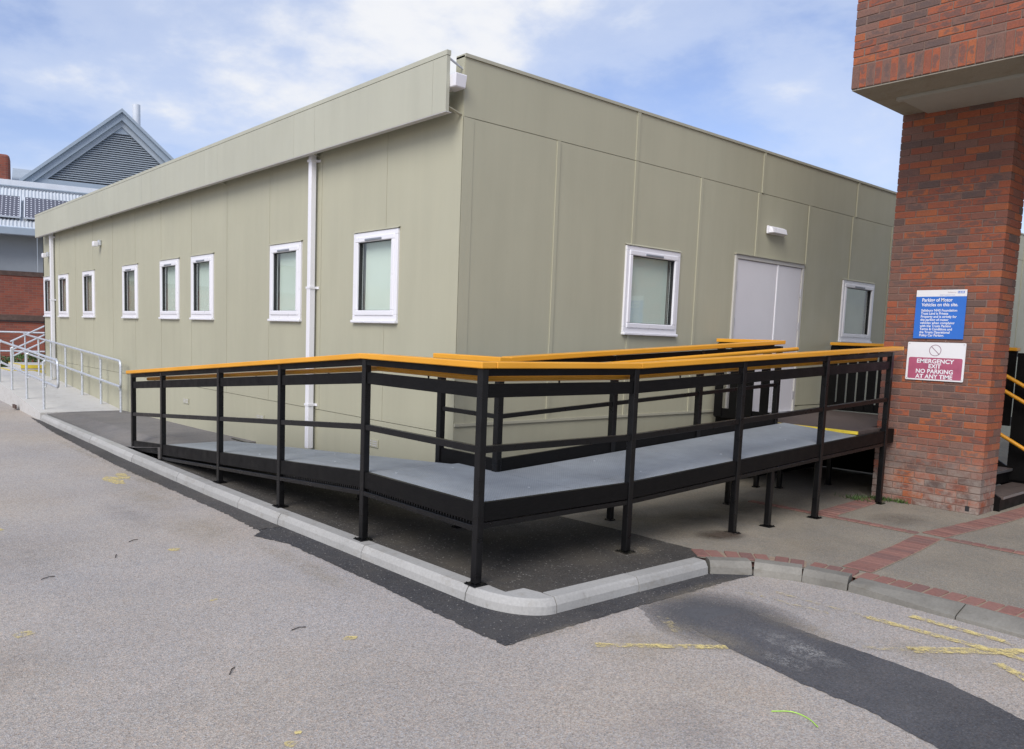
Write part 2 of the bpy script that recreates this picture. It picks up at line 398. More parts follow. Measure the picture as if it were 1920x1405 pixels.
def ragged(poly, step=.06, amp=.012):
    o = []
    for i, p in enumerate(poly):
        q = poly[(i+1) % len(poly)]; L = math.hypot(q[0]-p[0], q[1]-p[1]); n = max(1, int(L/step))
        nx, ny = (q[1]-p[1])/L, -(q[0]-p[0])/L
        for k in range(n):
            t = k/n; j = random.gauss(0, amp) if k else 0
            o.append((p[0]+(q[0]-p[0])*t+nx*j, p[1]+(q[1]-p[1])*t+ny*j))
    return o
def sheet(name, poly, z, mat, parent=None):
    """thin flat polygon, triangulated"""
    bm = bmesh.new(); vs_ = [bm.verts.new((p[0], p[1], z(p) if callable(z) else z)) for p in poly]
    f = bm.faces.new(vs_); f.normal_update()
    if f.normal.z < 0: f.normal_flip()
    bmesh.ops.triangulate(bm, faces=bm.faces[:])
    me = bpy.data.meshes.new(name); bm.to_mesh(me); bm.free(); me.materials.append(MAT[mat])
    o = bpy.data.objects.new(name, me); COL.objects.link(o)
    if parent: attach(o, parent)
    return o

# ------------------------------------------------------------------ ground
def gz(x): return lerp(x, [4.9, 7.2, 9], [.1, .02, .01])
road = struct(MB().add([(-90, -90, 0), (90, -90, 0), (90, 90, 0), (-90, 90, 0)], [(0, 1, 2, 3)]).build('road', 'road'))
KL = [(3.16, 15.35), (3.125, 12.2), (3.115, 10.3), (3.12, 8.0), (3.15, 6.4), (3.19, 5.1), (3.225, 3.9)]   # kerb face line, left run
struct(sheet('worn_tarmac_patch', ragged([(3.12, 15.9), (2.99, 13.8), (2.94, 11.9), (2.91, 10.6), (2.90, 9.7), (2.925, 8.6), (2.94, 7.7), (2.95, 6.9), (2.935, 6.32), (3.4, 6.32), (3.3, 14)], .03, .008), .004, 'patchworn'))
patch_poly = [(2.945, 6.32), (2.93, 6.25), (2.82, 6.15),
              (2.87, 6.0), (2.94, 5.79), (2.955, 4.55), (2.94, 3.9), (2.935, 3.185), (3.6, 3.19), (4.25, 3.185), (5.2, 3.165), (5.42, 3.14), (5.3, 3.45), (4, 3.6), (3.5, 3.75), (3.35, 4.2), (3.4, 6.32)]
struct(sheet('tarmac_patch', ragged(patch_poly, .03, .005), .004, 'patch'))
strip_poly = [(4.045, 2.74), (4.03, 2.68), (3.93, 2.33), (3.84, 1.91), (3.82, 1.6), (3.70, 1.24), (3.5, .4), (3.4, -.6), (4.05, -.6), (4.2, .5), (4.33, 1.1), (4.5, 1.5), (4.545, 2.0), (4.60, 2.6), (4.63, 2.72), (4.3, 2.78)]
struct(sheet('trench_strip', ragged(strip_poly, .03, .004), .003, 'strip'))
struct(sheet('trench_strip_end', ragged([(4.28, 3.45), (3.85, 2.85), (3.75, 2.1), (4.72, 2.1), (4.85, 2.6), (4.95, 3.25)], .06, .01), .0022, 'stripfade'))
# worn yellow lines and stains, thin films on the road
def stroke(a, b, w, mat, z=.0065, name='paint_mark'):
    ax, ay = a; bx, by = b; L = math.hypot(bx-ax, by-ay); nx, ny = -(by-ay)/L*w/2, (bx-ax)/L*w/2
    return sheet(name, ragged([(ax+nx, ay+ny), (ax-nx, ay-ny), (bx-nx, by-ny), (bx+nx, by+ny)], .03, .004), z, mat, road)
stroke((3.36, 2.90), (3.95, 2.44), .055, 'ypaint')
stroke((4.06, 2.98), (3.92, 2.74), .07, 'ypaint2')
stroke((5.14, 2.83), (5.16, 2.2), .035, 'ypaint2'); stroke((5.16, 2.2), (5.2, 1.5), .065, 'ypaint')
stroke((5.2, 1.5), (5.1, .4), .05, 'ypaint')
stroke((4.60, 1.98), (4.82, 1.78), .045, 'ypaint2', .0075); stroke((4.80, 1.80), (5.36, 1.36), .095, 'ypaint', .0075)
stroke((5.42, 2.05), (5.42, 1.52), .065, 'ypaint', .0070); stroke((4.95, 2.95), (5.02, 2.35), .03, 'ypaint2')
stroke((5.0, 1.42), (4.86, 1.2), .07, 'ypaint', .0070); stroke((5.42, 1.52), (5.3, .2), .05, 'ypaint2', .0070)
stroke((4.42, 2.55), (4.15, 1.85), .22, 'cream', .0055, 'cement_stain'); stroke((4.08, 2.3), (4.0, 1.95), .16, 'cream', .0055, 'cement_stain')
for (x, y, a, b) in [(.89, 4.82, .07, .05), (2.15, 6.08, .05, .06), (2.6, 9.2, .1, .35), (1.50, 2.9, .035, .03), (1.57, 2.97, .02, .02), (2.30, 3.77, .05, .03), (2.75, 9.4, .08, .25), (1.94, 4.8, .03, .02), (1.2, 7.4, .05, .06)]:
    pl = [(x+a*math.cos(t*.5236)*random.uniform(.6, 1.1), y+b*math.sin(t*.5236)*random.uniform(.6, 1.1)) for t in range(12)]
    sheet('paint_mark', pl, .004, 'ypaint', road)
for (x, y, a, b, mt) in [(2.55, 6.6, .35, .7, 'sand'), (2.75, 5.2, .14, .9, 'sand'), (2.6, 8.2, .3, 1.0, 'sand'), (3.6, 2.75, .5, .3, 'sand')]:
    pl = [(x+a*math.cos(t*.3142)*random.uniform(.8, 1.1), y+b*math.sin(t*.3142)*random.uniform(.8, 1.1)) for t in range(20)]
    sheet('dust_stain', pl, .0025, mt, road)

for (x, y, a, b, mt) in [(2.85, 9.0, .10, 1.5, 'sand'), (2.85, 11.6, .10, 1.6, 'sand'), (4.6, 3.17, .7, .10, 'sand'), (3.3, 3.17, .4, .08, 'sand'), (4.0, 2.55, .25, .4, 'sand'), (4.62, 2.3, .18, .5, 'sand'),
                         (1.1, 6.6, .5, .9, 'oil'), (2.2, 7.4, .25, .8, 'oil'), (3.0, 2.0, .35, .3, 'oil'), (4.8, 1.6, .2, .5, 'sand'), (.6, 4.4, .5, .5, 'oil')]:
    pl = [(x+a*math.cos(t*.3142)*random.uniform(.8, 1.1), y+b*math.sin(t*.3142)*random.uniform(.8, 1.1)) for t in range(20)]
    sheet('dust_stain' if mt == 'sand' else 'oil_stain', pl, .0052, mt, road)

# tarmac inside the kerb : a heightfield that climbs to the foot of the ramp
def tz(x, y):
    if y < 9.76: return lerp(x, [4.9, 7.2], [.096, .02])
    base = lerp(y, [9.76, 11.6, 13.6, 15.35], [.245, .20, .165, .135])
    return lerp(x, [3.30, 3.62], [lerp(y, [9.76, 10.9, 15.35], [.245, .10, .115]), base])
mb = MB(); xs = [3.26, 3.34, 3.45, 3.6, 3.8, 4.1, 4.4, 4.62]; ys = [3.47 + i*.25 for i in range(26)] + [9.755, 9.765] + [10 + i*.35 for i in range(16)] + [15.36]
ys = sorted(ys); nv = len(xs)
for y in ys:
    for x in xs: x = max(x, 3.30+(3.80-y)*.75) if y < 3.8 else x; mb.v.append((x, y, tz(x, y)))
mb2 = MB(); mb2.v = mb.v
for j in range(len(ys)-1):
    for i in range(nv-1):
        a = j*nv+i
        (mb if ys[j] < 9.75 else mb2).f.append((a, a+1, a+nv+1, a+nv))
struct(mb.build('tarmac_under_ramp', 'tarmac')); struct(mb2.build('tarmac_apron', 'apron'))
# dark new tarmac in front of the building, then the older pavement
new_edge = [(5.38, 3.665), (5.36, 4.5), (5.31, 5.0), (5.25, 5.70)]
struct(sheet('tarmac_forecourt', ragged([(4.615, 5.70), (4.615, 3.44), (5.12, 3.42), (5.2, 3.52)] + new_edge, .08, .004), lambda p: tz(p[0], 5)+.001 , 'tarmac'))
pv = MB(); pxs = [4.95 + .25*i for i in range(70)]
old = [(5.15, 3.48), (5.55, 3.10), (5.74, 2.6), (5.78, 1.5), (5.72, 0), (5.7, -20)]
def old_x(y): return lerp(-y, [-3.48, -3.10, -2.6, -1.5, 0, 20], [5.18, 5.55, 5.74, 5.78, 5.72, 5.7])
ys = [-20, -4, -1.5, 0, .8, 1.5, 2.0, 2.6, 2.85, 3.10, 3.3, 3.48, 3.8, 4.4, 5.0, 5.72]
nx = 60
for y in ys:
    x0 = old_x(y) + .03 if y < 3.48 else 5.2
    for i in range(nx):
        x = x0 + (25-x0)*(i/(nx-1))**1.8
        pv.v.append((x, y, gz(x)-.006))
for j in range(len(ys)-1):
    for i in range(nx-1):
        a = j*nx+i; pv.f.append((a, a+1, a+nx+1, a+nx))
pavement = struct(pv.build('pavement', 'pave'))
for (x, y, a, b, mt) in [(6.05, 3.88, .34, .22, 'rust'), (5.75, 4.15, .6, .5, 'sand'), (4.95, 3.9, .3, .22, 'sand'), (6.6, 4.5, .7, .4, 'rustsoft'), (7.6, 4.6, .6, .5, 'rustsoft'), (6.5, 3.3, .7, .35, 'sand'), (5.9, 4.9, .5, .4, 'rustsoft'), (8.4, 3.4, .5, .3, 'rustsoft')]:
    pl = [(x+a*math.cos(t*.3142)*random.uniform(.8, 1.1), y+b*math.sin(t*.3142)*random.uniform(.8, 1.1)) for t in range(20)]
    sheet('ground_stain', pl, lambda p: gz(p[0])+.003, mt, pavement)

# brick pavers --------------------------------------------------------------
def brick_mesh(name, L, W, H, col, bev=.004, mat='brick'):
    b = MB().box(-L/2, L/2, -W/2, W/2, -H/2, H/2)
    me = bpy.data.meshes.new(name); me.from_pydata(b.v, [], b.f)
    bm = bmesh.new(); bm.from_mesh(me); bmesh.ops.recalc_face_normals(bm, faces=bm.faces)
    if bev: bmesh.ops.bevel(bm, geom=bm.edges[:], offset=bev, segments=1, affect='EDGES')
    bm.to_mesh(me); bm.free()
    at = me.color_attributes.new('bc', 'FLOAT_COLOR', 'POINT')
    for q in at.data: q.color = (*col, 1)
    me.materials.append(MAT[mat]); return me
PAV_C = [(.255, .125, .100), (.225, .112, .092), (.275, .140, .112), (.21, .115, .098)]
pav_me = [brick_mesh('paver_brick', .098, .205, .06, c, .005, 'paver') for c in PAV_C]
pav_head = [brick_mesh('paver_brick', .098, .098, .06, c, .005, 'paver') for c in PAV_C]
def put(me, name, loc, rotz, parent, rx=0):
    o = bpy.data.objects.new(name, me); COL.objects.link(o); o.location = loc; o.rotation_euler = (rx, 0, rotz); attach(o, parent); return o
def paver_run(line, off, pitch, mes, bed_w):
    """pavers laid side by side along a polyline, long side across it"""
    acc = pitch/2
    for (a, b) in zip(line, line[1:]):
        L = math.hypot(b[0]-a[0], b[1]-a[1]); t = ((b[0]-a[0])/L, (b[1]-a[1])/L); nrm = (-t[1], t[0])
        while acc < L:
            x = a[0]+t[0]*acc+nrm[0]*off; y = a[1]+t[1]*acc+nrm[1]*off
            put(random.choice(mes), 'paver_brick', (x, y, gz(x)-.025+random.uniform(-.002, .002)), math.atan2(t[1], t[0])+random.gauss(0, .008), pavement)
            acc += pitch
        nn = max(2, int(L/.2)); lo_, hi_ = off-bed_w/2, off+bed_w/2; bed = MB()
        for k in range(nn+1):
            bx, by = a[0]+t[0]*L*k/nn, a[1]+t[1]*L*k/nn
            for o_ in (lo_, hi_): bed.v.append((bx+nrm[0]*o_, by+nrm[1]*o_, gz(bx+nrm[0]*o_)-.0025))
        for k in range(nn): bed.f.append((2*k, 2*k+2, 2*k+3, 2*k+1))
        bed.build('joint_bed', 'joint', pavement)
        acc -= L
paver_run([(5.19, 3.51), (5.38, 3.35), (5.56, 3.14), (5.68, 2.90), (5.745, 2.6), (5.775, 2.1), (5.785, 1.5), (5.75, .3), (5.73, -1.2)], .118, .112, pav_me, .215)
paver_run([(6.02, 2.68), (7.87, 2.88)], 0, .108, pav_me, .225)
paver_run([(7.99, 2.885), (9.43, 2.79)], 0, .108, pav_me, .225)
paver_run([(9.43, 2.79), (12.5, 2.74)], 0, .108, pav_me, .225)
paver_run([(7.93, 3.0), (7.90, 4.7)], 0, .108, pav_head, .12)
paver_run([(7.93, 2.76), (7.99, 1.0)], 0, .108, pav_head, .12)
paver_run([(7.98, 3.92), (9.35, 4.02)], 0, .108, pav_me, .225)

# kerbs ---------------------------------------------------------------------
def kerb_run(name, line, root, top, length, width, mat, batter=.028, z0=-.05, gap=.008):
    """kerb stones cut from a polyline : line = bottom of the face, stones lie on its left"""
    segs = []
    for (a, b) in zip(line, line[1:]):
        L = math.hypot(b[0]-a[0], b[1]-a[1]); n = max(1, round(L/length))
        for k in range(n):
            p = [a[i]+(b[i]-a[i])*k/n for i in (0, 1)]; q = [a[i]+(b[i]-a[i])*(k+1)/n for i in (0, 1)]; segs.append((p, q))
    for (p, q) in segs:
        L = math.hypot(q[0]-p[0], q[1]-p[1]); t = ((q[0]-p[0])/L, (q[1]-p[1])/L); nr = (-t[1], t[0])
        prof = [(0, z0), (batter*.35, top(p)-.045), (batter, top(p)-.012), (batter+.012, top(p)), (width, top(p)), (width, z0)]
        profq = [(0, z0), (batter*.35, top(q)-.045), (batter, top(q)-.012), (batter+.012, top(q)), (width, top(q)), (width, z0)]
        jit = random.uniform(-.003, .003)
        v = [(p[0]+t[0]*gap/2+nr[0]*(o+jit), p[1]+t[1]*gap/2+nr[1]*(o+jit), z) for o, z in prof] + [(q[0]-t[0]*gap/2+nr[0]*(o+jit), q[1]-t[1]*gap/2+nr[1]*(o+jit), z) for o, z in profq]
        n = len(prof)
        MB().add(v, [tuple(range(n)), tuple(range(2*n-1, n-1, -1))] + [(i, (i+1) % n, n+(i+1) % n, n+i) for i in range(n)]).build('kerb_stone', mat, root)
kerb = bpy.data.objects.new('kerb', None); COL.objects.link(kerb); kerb.location = (3.2, 3.6, 0); struct(kerb)
kerb_run('kerb', [(3.16, 15.34)] + KL[1:], kerb, lambda p: .1, .92, .145, 'kerb')
# rounded corner block
mb = MB(); prof = [(0, -.05), (.010, .055), (.028, .088), (.040, .1)]; nA = 14; rings = []
for k in range(nA+1):
    a = k/nA*math.pi/2; ca, sa = math.cos(a), math.sin(a)
    # from (3.225,3.897) heading -y to (3.55,3.385) heading +x : elliptical quarter
    cx, cy, rx, ry = 3.55, 3.895, .325, .51
    ring = []
    for o, z in prof:
        ring.append((cx-(rx-o)*ca, cy-(ry-o)*sa, z))
    rings.append(ring)
for ring in rings: mb.v += ring
n = len(prof)
for k in range(nA):
    for i in range(n-1): mb.f.append((k*n+i, k*n+i+1, (k+1)*n+i+1, (k+1)*n+i))
inner = [(3.37, 3.895, .1), (3.37, 3.67, .1), (3.52, 3.66, .1), (3.55, 3.54, .1)]
base = len(mb.v); mb.v += inner
mb.f.append(tuple(k*n+n-1 for k in range(nA+1)) + (base+3, base+2, base+1, base))
mb.f.append((0, 1, 2, 3, base)); mb.f.append(tuple(nA*n+i for i in range(n)) + (base+3,))
mb.build('kerb_stone', 'kerb', kerb)
kerb_run('kerb', [(3.556, 3.385), (5.115, 3.352)], kerb, lambda p: .1, .80, .14, 'kerb')
kerb_run('kerb', [(5.128, 3.350), (5.37, 3.150)], kerb, lambda p: .098, .40, .14, 'oldkerb', .03, -.05, .003)
kerb_run('kerb', [(5.375, 3.145), (5.53, 2.85), (5.60, 2.55)], kerb, lambda p: .096, .45, .15, 'oldkerb', .03, -.05, .003)
def dropk(p): return .03 + .066*max(0, min(1, (p[1]-1.9)/.65))
# dropped kerb : broad bevelled stones
line = [(5.60, 2.545), (5.60, 1.85), (5.58, 1.2), (5.56, .4), (5.55, -.6), (5.55, -1.6)]
for a, b in zip(line, line[1:]):
    v = []
    for p, dy in ((a, -.004), (b, .004)):
        tk = lerp(-p[1], [-2.545, -1.85], [.055, .022])
        for o, z in ((0, -.05), (.004, tk), (.03, tk+.012), (.165, gz(5.75)+.004), (.19, gz(5.75)), (.19, -.05)): v.append((p[0]+o, p[1]+dy, z))
    MB().add(v, [tuple(range(6)), tuple(range(11, 5, -1))] + [(i, (i+1) % 6, 6+(i+1) % 6, 6+i) for i in range(6)]).build('kerb_stone', 'oldkerb', kerb)

# concrete ramp far left --------------------------------------------------------
def cz(y): return lerp(y, [15.34, 20.4, 23.0], [.135, .41, .43])
mb = MB(); ysr = [15.345, 17, 18.5, 20.4, 23.0]
for a, b in zip(ysr, ysr[1:]):
    xa, xb = lerp(a, [15.3, 23], [3.16, 3.36]), lerp(b, [15.3, 23], [3.16, 3.36])
    mb.add([(xa, a, -.05), (4.60, a, -.05), (4.60, b, -.05), (xb, b, -.05), (xa, a, cz(a)), (4.60, a, cz(a)), (4.60, b, cz(b)), (xb, b, cz(b))],
           [(0,3,2,1),(4,5,6,7),(0,1,5,4),(1,2,6,5),(2,3,7,6),(3,0,4,7)])
cramp = struct(mb.build('concrete_ramp', 'concrete'))
MB().box(3.13, 3.16, 17.25, 17.5, .03, .10).build('drain_outlet', MAT['farband'], cramp)

# ------------------------------------------------------------------ modular building
X0, Y0 = 4.5, 5.669; YE, XE = 21.24, 20.5; ZT = 4.107
bld = thing('modular_building', 'olive grey flat-roofed modular building with white windows and panelled walls', 'building', (X0, Y0, 0))
def LW(u, o, z): return (X0-o, u, z)          # left wall : u along +y, o outwards
def RW(u, o, z): return (u, Y0-o, z)          # right wall : u along +x, o outwards
def wbox(mb, T, u0_, u1, o0, o1, z0, z1):
    p = [T(u0_, o0, z0), T(u1, o0, z0), T(u1, o1, z0), T(u0_, o1, z0), T(u0_, o0, z1), T(u1, o0, z1), T(u1, o1, z1), T(u0_, o1, z1)]
    return mb.add(p, [(0,3,2,1),(4,5,6,7),(0,1,5,4),(1,2,6,5),(2,3,7,6),(3,0,4,7)])
def panel(T, u0_, u1, z0, z1, holes, name='wall_panel', mat='clad', o=0, th=.06, parent=None):
    us = sorted({u0_, u1} | {max(u0_, min(u1, hh[i])) for hh in holes for i in (0, 1)})
    zs = sorted({z0, z1} | {max(z0, min(z1, hh[i])) for hh in holes for i in (2, 3)})
    keep = {}
    for i in range(len(us)-1):
        for j in range(len(zs)-1):
            cu, cz_ = (us[i]+us[i+1])/2, (zs[j]+zs[j+1])/2
            keep[i, j] = not any(hh[0] < cu < hh[1] and hh[2] < cz_ < hh[3] for hh in holes)
    mb = MB()
    if not any(keep.values()): return
    for (i, j), k in keep.items():
        if not k: continue
        a, b, c, e = us[i], us[i+1], zs[j], zs[j+1]
        mb.add([T(a, o, c), T(b, o, c), T(b, o, e), T(a, o, e)], [(0, 1, 2, 3)])
        mb.add([T(a, o-th, c), T(b, o-th, c), T(b, o-th, e), T(a, o-th, e)], [(3, 2, 1, 0)])
        for (ii, jj, p, q) in ((i-1, j, (a, c), (a, e)), (i+1, j, (b, c), (b, e)), (i, j-1, (a, c), (b, c)), (i, j+1, (a, e), (b, e))):
            if not keep.get((ii, jj), False):
                mb.add([T(p[0], o, p[1]), T(q[0], o, q[1]), T(q[0], o-th, q[1]), T(p[0], o-th, p[1])], [(0, 1, 2, 3)])
    bm_o = mb.build(name, mat, parent or bld)
    bm = bmesh.new(); bm.from_mesh(bm_o.data); bmesh.ops.remove_doubles(bm, verts=bm.verts, dist=1e-5); bmesh.ops.recalc_face_normals(bm, faces=bm.faces); bm.to_mesh(bm_o.data); bm.free()
    return bm_o
def strip(T, u0_, u1, z0, z1, holes, *a):
    cuts = sorted((hh[2], hh[3]) for hh in holes if hh[0] <= u0_ and hh[1] >= u1)
    part = [hh for hh in holes if not (hh[0] <= u0_ and hh[1] >= u1)]; z = z0
    for c0, c1 in cuts + [(z1, z1)]:
        if c0 - z > .02: panel(T, u0_, u1, z, min(c0, z1), part, *a)
        z = max(z, c1)
ZW0, ZW1 = 1.79, 2.715
LWIN = [(6.60, 7.41), (8.565, 9.365), (11.135, 11.955), (12.46, 13.28), (14.40, 15.22), (17.0, 17.82), (18.975, 19.775), (20.33, 21.14)]
RWIN = [(6.73, 7.66, 1.765, 2.714), (11.52, 12.50, 1.79, 2.686), (15.9, 16.8, 1.79, 2.7)]
DOOR = (8.762, 10.40, .82, 2.795)
lh = [(a+.012, b-.012, ZW0+.012, ZW1-.012) for a, b in LWIN]
rh = [(a+.012, b-.012, c+.012, e-.012) for a, b, c, e in RWIN] + [(DOOR[0]+.012, DOOR[1]-.012, .8, DOOR[3]-.012)]
g = .0008
# left wall
cs = [6.965 + 1.285*k for k in range(12) if 6.965 + 1.285*k < 21]
prev = 5.79
for c in cs + [None]:
    end = (c-.125) if c else YE
    if end - prev > .05: panel(LW, prev+g, end-g, .812, 3.98, lh)
    if c:
        strip(LW, c-.125+g, c+.125-g, .812, 3.98, lh, 'cover_strip', 'clad', .003); prev = c+.125
panel(LW, 5.673, 5.79-g, .03, 4.095, [], 'corner_trim', 'clad', .004, .05)
for k, (a, b) in enumerate([(5.79, 7.6), (7.6, 9.1), (9.1, 11.0), (11.0, 13.0), (13.0, 15.5), (15.5, 18.0), (18.0, 21.24)]):
    panel(LW, a+g, b-g, 0, .806, [], 'skirting_panel', 'clad', -.004 if k % 2 else -.002)
# right wall
cr = [5.673, 6.839, 8.008, 9.215, 10.458, 11.70, 12.99, 14.2, 15.4, 16.6, 17.8, 19.0, 20.2]
prev = X0+.002
for c in cr + [XE]:
    panel(RW, prev+(0 if prev < 4.51 else g), c-.022-g, .905, 3.582, rh)
    if c < XE: strip(RW, c-.022, c+.022, .905, 3.582, rh, 'joint_strip', 'clad', .010, .05)
    prev = c+.022
panel(RW, X0+.002, X0+.118, .905, 3.582, [], 'corner_trim', 'clad', .004, .03)
prev = X0+.002
for c in [6.838, 9.283, 11.783, 14.2, 16.6, 19.0, XE]:
    panel(RW, prev, c-.024-g, 3.588, ZT-.03, [])
    if c < XE: panel(RW, c-.024, c+.024, 3.586, ZT-.004, [], 'joint_strip', 'clad', .010, .05)
    prev = c+.024
MB().box(X0-.004, XE, Y0-.014, Y0+.12, ZT-.028, ZT).build('parapet_capping', 'cap', bld)
for a, b in zip([X0+.002, 7.5, 10.5, 13.5, 17], [7.5, 10.5, 13.5, 17, XE]): panel(RW, a+g, b-g, .0, .895, rh, 'skirting_panel', 'clad', -.002)
wbox(MB(), RW, X0, 8.74, .0015, .014, .880, .905).build('skirting_trim', 'cap', bld)
# inner core keeps light out, roof, other walls
MB().box(X0+.25, XE-.06, Y0+.25, YE-.06, .0, 3.9).build('core', 'dark', bld)
MB().box(X0+.061, XE-.002, Y0+.061, YE-.062, 3.9, 3.96).build('roof', 'bluegrey', bld)
MB().box(X0, XE, YE-.06, YE, .0, 3.98).build('rear_wall', 'clad', bld)
MB().box(XE-.06, XE, Y0+.062, YE-.062, .0, 3.98).build('end_wall', 'clad', bld)
MB().box(X0+.0, X0+.06, Y0+.062, Y0+.125, 3.982, ZT-.03).build('parapet_return', 'clad', bld)
# fascia along the left wall
FX = 4.30
fj = [5.665, 5.86, 7.948, 8.418, 10.549, 10.985, 13.12, 13.56, 15.69, 16.13, 18.26, 18.70, 21.03]
for a, b in zip(fj, fj[1:]):
    MB().box(FX, FX+.035, a+.0015, b-.0015, 3.590, 4.046).build('fascia_panel', 'fascia', bld)
for a, b in zip([5.662, 7.948, 10.549, 13.12, 15.69, 18.26], [7.948, 10.549, 13.12, 15.69, 18.26, 21.033]):
    MB().box(FX-.003, FX+.04, a+.001, b-.001, 4.050, 4.090).build('fascia_capping', 'fascia', bld)
    MB().box(FX+.001, FX+.06, a+.001, b-.001, 3.583, 3.589).build('fascia_return', 'reveal', bld)
gt = MB(); gt.box(4.345, 4.445, 5.62, 21.0, 3.80, 3.81); gt.box(4.345, 4.352, 5.62, 21.0, 3.81, 3.90); gt.box(4.438, 4.445, 5.62, 21.0, 3.81, 3.90); gt.build('gutter', 'upvc', bld)
MB().add([(4.342, 5.60, 3.79), (4.46, 5.60, 3.79), (4.46, 5.75, 3.79), (4.342, 5.75, 3.79), (4.335, 5.585, 3.90), (4.465, 5.585, 3.90), (4.465, 5.75, 3.90), (4.335, 5.75, 3.90)],
         [(0,3,2,1),(4,5,6,7),(0,1,5,4),(1,2,6,5),(2,3,7,6),(3,0,4,7)]).build('gutter_end', 'upvc', bld, bevel=.008)
for y in (5.70, 8.2, 10.75, 13.3, 15.9, 18.5, 20.9):
    MB().tube([(FX+.035, y, 4.045), (X0-.002, y, 3.985)], .009, 6).build('fascia_bracket', 'galv', bld)
    MB().bar((FX+.035, y, 3.64), (X0-.002, y, 3.60), .04, .006).build('fascia_bracket', 'cap', bld)

# windows
def window(T, u0_, u1, z0, z1, flip, blind, latch=False):
    w = MB()
    root = bpy.data.objects.new('window', None); COL.objects.link(root); root.location = T((u0_+u1)/2, 0, z0); attach(root, bld)
    fw = .055
    def ringm(a, b, c, e, wd, o0, o1):
        mb = MB()
        wbox(mb, T, a, b, o0, o1, c, c+wd); wbox(mb, T, a, b, o0, o1, e-wd, e)
        wbox(mb, T, a, a+wd, o0, o1, c+wd, e-wd); wbox(mb, T, b-wd, b, o0, o1, c+wd, e-wd); return mb
    ringm(u0_, u1, z0+.03, z1-.008, fw, -.07, .022).build('frame', 'upvc', root, bevel=.004)
    a, b, c, e = u0_+fw-.008, u1-fw+.008, z0+.03+fw-.008, z1-.008-fw+.008
    ringm(a, b, c, e, .052, -.045, .034).build('sash', 'upvc', root, bevel=.007)
    a2, b2, c2, e2 = a+.052, b-.052, c+.052, e-.052
    ringm(a2-.004, b2+.004, c2-.004, e2+.004, .008, -.03, .012).build('gasket', 'dark', root)
    wbox(MB(), T, a2, b2, -.012, -.006, c2, e2).build('pane', 'glass', root)
    mb = MB(); wbox(mb, T, u0_-.004, u1+.004, -.02, .045, z0, z0+.03); mb.build('sill', 'upvc', root, bevel=.006)
    for q in (.3, .7):
        uu_ = u0_+(u1-u0_)*q; wbox(MB(), T, uu_-.02, uu_+.02, .0452, .049, z0+.008, z0+.018).build('drain_cover', 'upvc', root)
    um = (u0_+u1)/2 + (-.01 if flip else .01)
    wbox(MB(), T, um-.15, um+.15, .0342, .044, e-.043, e-.022).build('trickle_vent', 'ventdark', root, bevel=.003)
    mb = MB(); p = [T(u0_-.012, .0, z1+.014), T(u1+.012, .0, z1+.014), T(u1+.012, .032, z1-.002), T(u0_-.012, .032, z1-.002),
                    T(u0_-.012, .0, z1+.010), T(u1+.012, .0, z1+.010), T(u1+.012, .032, z1-.007), T(u0_-.012, .032, z1-.007)]
    mb.add(p, [(0, 1, 2, 3), (7, 6, 5, 4), (0, 4, 5, 1), (1, 5, 6, 2), (2, 6, 7, 3), (3, 7, 4, 0)]); mb.build('drip_head', 'cap', root)
    # reveal tube and closed blind behind the glass
    mb = MB(); q = [(a2-.03, c2-.03), (b2+.03, c2-.03), (b2+.03, e2+.03), (a2-.03, e2+.03)]
    v = [T(x, -.071, z) for x, z in q] + [T(x, -.235, z) for x, z in q]
    mb.add(v, [(i, (i+1) % 4, 4+(i+1) % 4, 4+i) for i in range(4)]); mb.build('reveal', 'reveal', root)
    mb = MB(); wbox(mb, T, a2+.012, b2-.012, -.068, -.065, c2-.02, e2+.02); mb.build('blind', blind, root)
    MB_back = MB(); wbox(MB_back, T, a2-.03, b2+.03, -.238, -.2355, c2-.03, e2+.03); MB_back.build('reveal_back', 'dark', root)
    return root
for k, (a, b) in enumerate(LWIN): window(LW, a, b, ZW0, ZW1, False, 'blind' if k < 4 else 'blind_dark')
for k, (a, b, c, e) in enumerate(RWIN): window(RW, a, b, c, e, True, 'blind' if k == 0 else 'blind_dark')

# double door
dr = bpy.data.objects.new('door', None); COL.objects.link(dr); dr.location = RW(9.58, 0, .82); attach(dr, bld)
mb = MB(); a, b, c, e = DOOR
wbox(mb, RW, a, a+.05, -.06, .022, c, e-.05); wbox(mb, RW, b-.05, b, -.06, .022, c, e-.05); wbox(mb, RW, a, b, -.06, .022, e-.05, e)
mb.build('frame', 'doorframe', dr, bevel=.004)
mb = MB(); wbox(mb, RW, a-.015, b+.015, .0, .04, e+.001, e+.012); mb.build('drip_head', 'cap', dr)
l1 = MB(); wbox(l1, RW, a+.053, 9.735, -.04, .006, c+.012, e-.053); l1.build('leaf', 'door', dr, bevel=.003)
l2 = MB(); wbox(l2, RW, 9.765, b-.053, -.04, .006, c+.012, e-.053); l2.build('leaf', 'door', dr, bevel=.003)
l3 = MB(); wbox(l3, RW, 9.7365, 9.7635, -.03, .016, c+.012, e-.053); l3.build('meeting_bar', 'upvc', dr, bevel=.002)
for x in (a+.053, b-.053):
    for z in (2.42, 1.98, 1.05):
        hb = MB(); hb.tube([RW(x, .014, z-.05), RW(x, .014, z+.05)], .010, 8); hb.build('hinge', 'steel', dr, smooth=True)
mb = MB(); wbox(mb, RW, a, b, -.05, .05, c-.025, c+.008); mb.build('threshold', 'galv', dr)
wbox(MB(), RW, a+.05, b-.05, -.062, -.05, c, e-.05).build('backing', 'dark', dr)

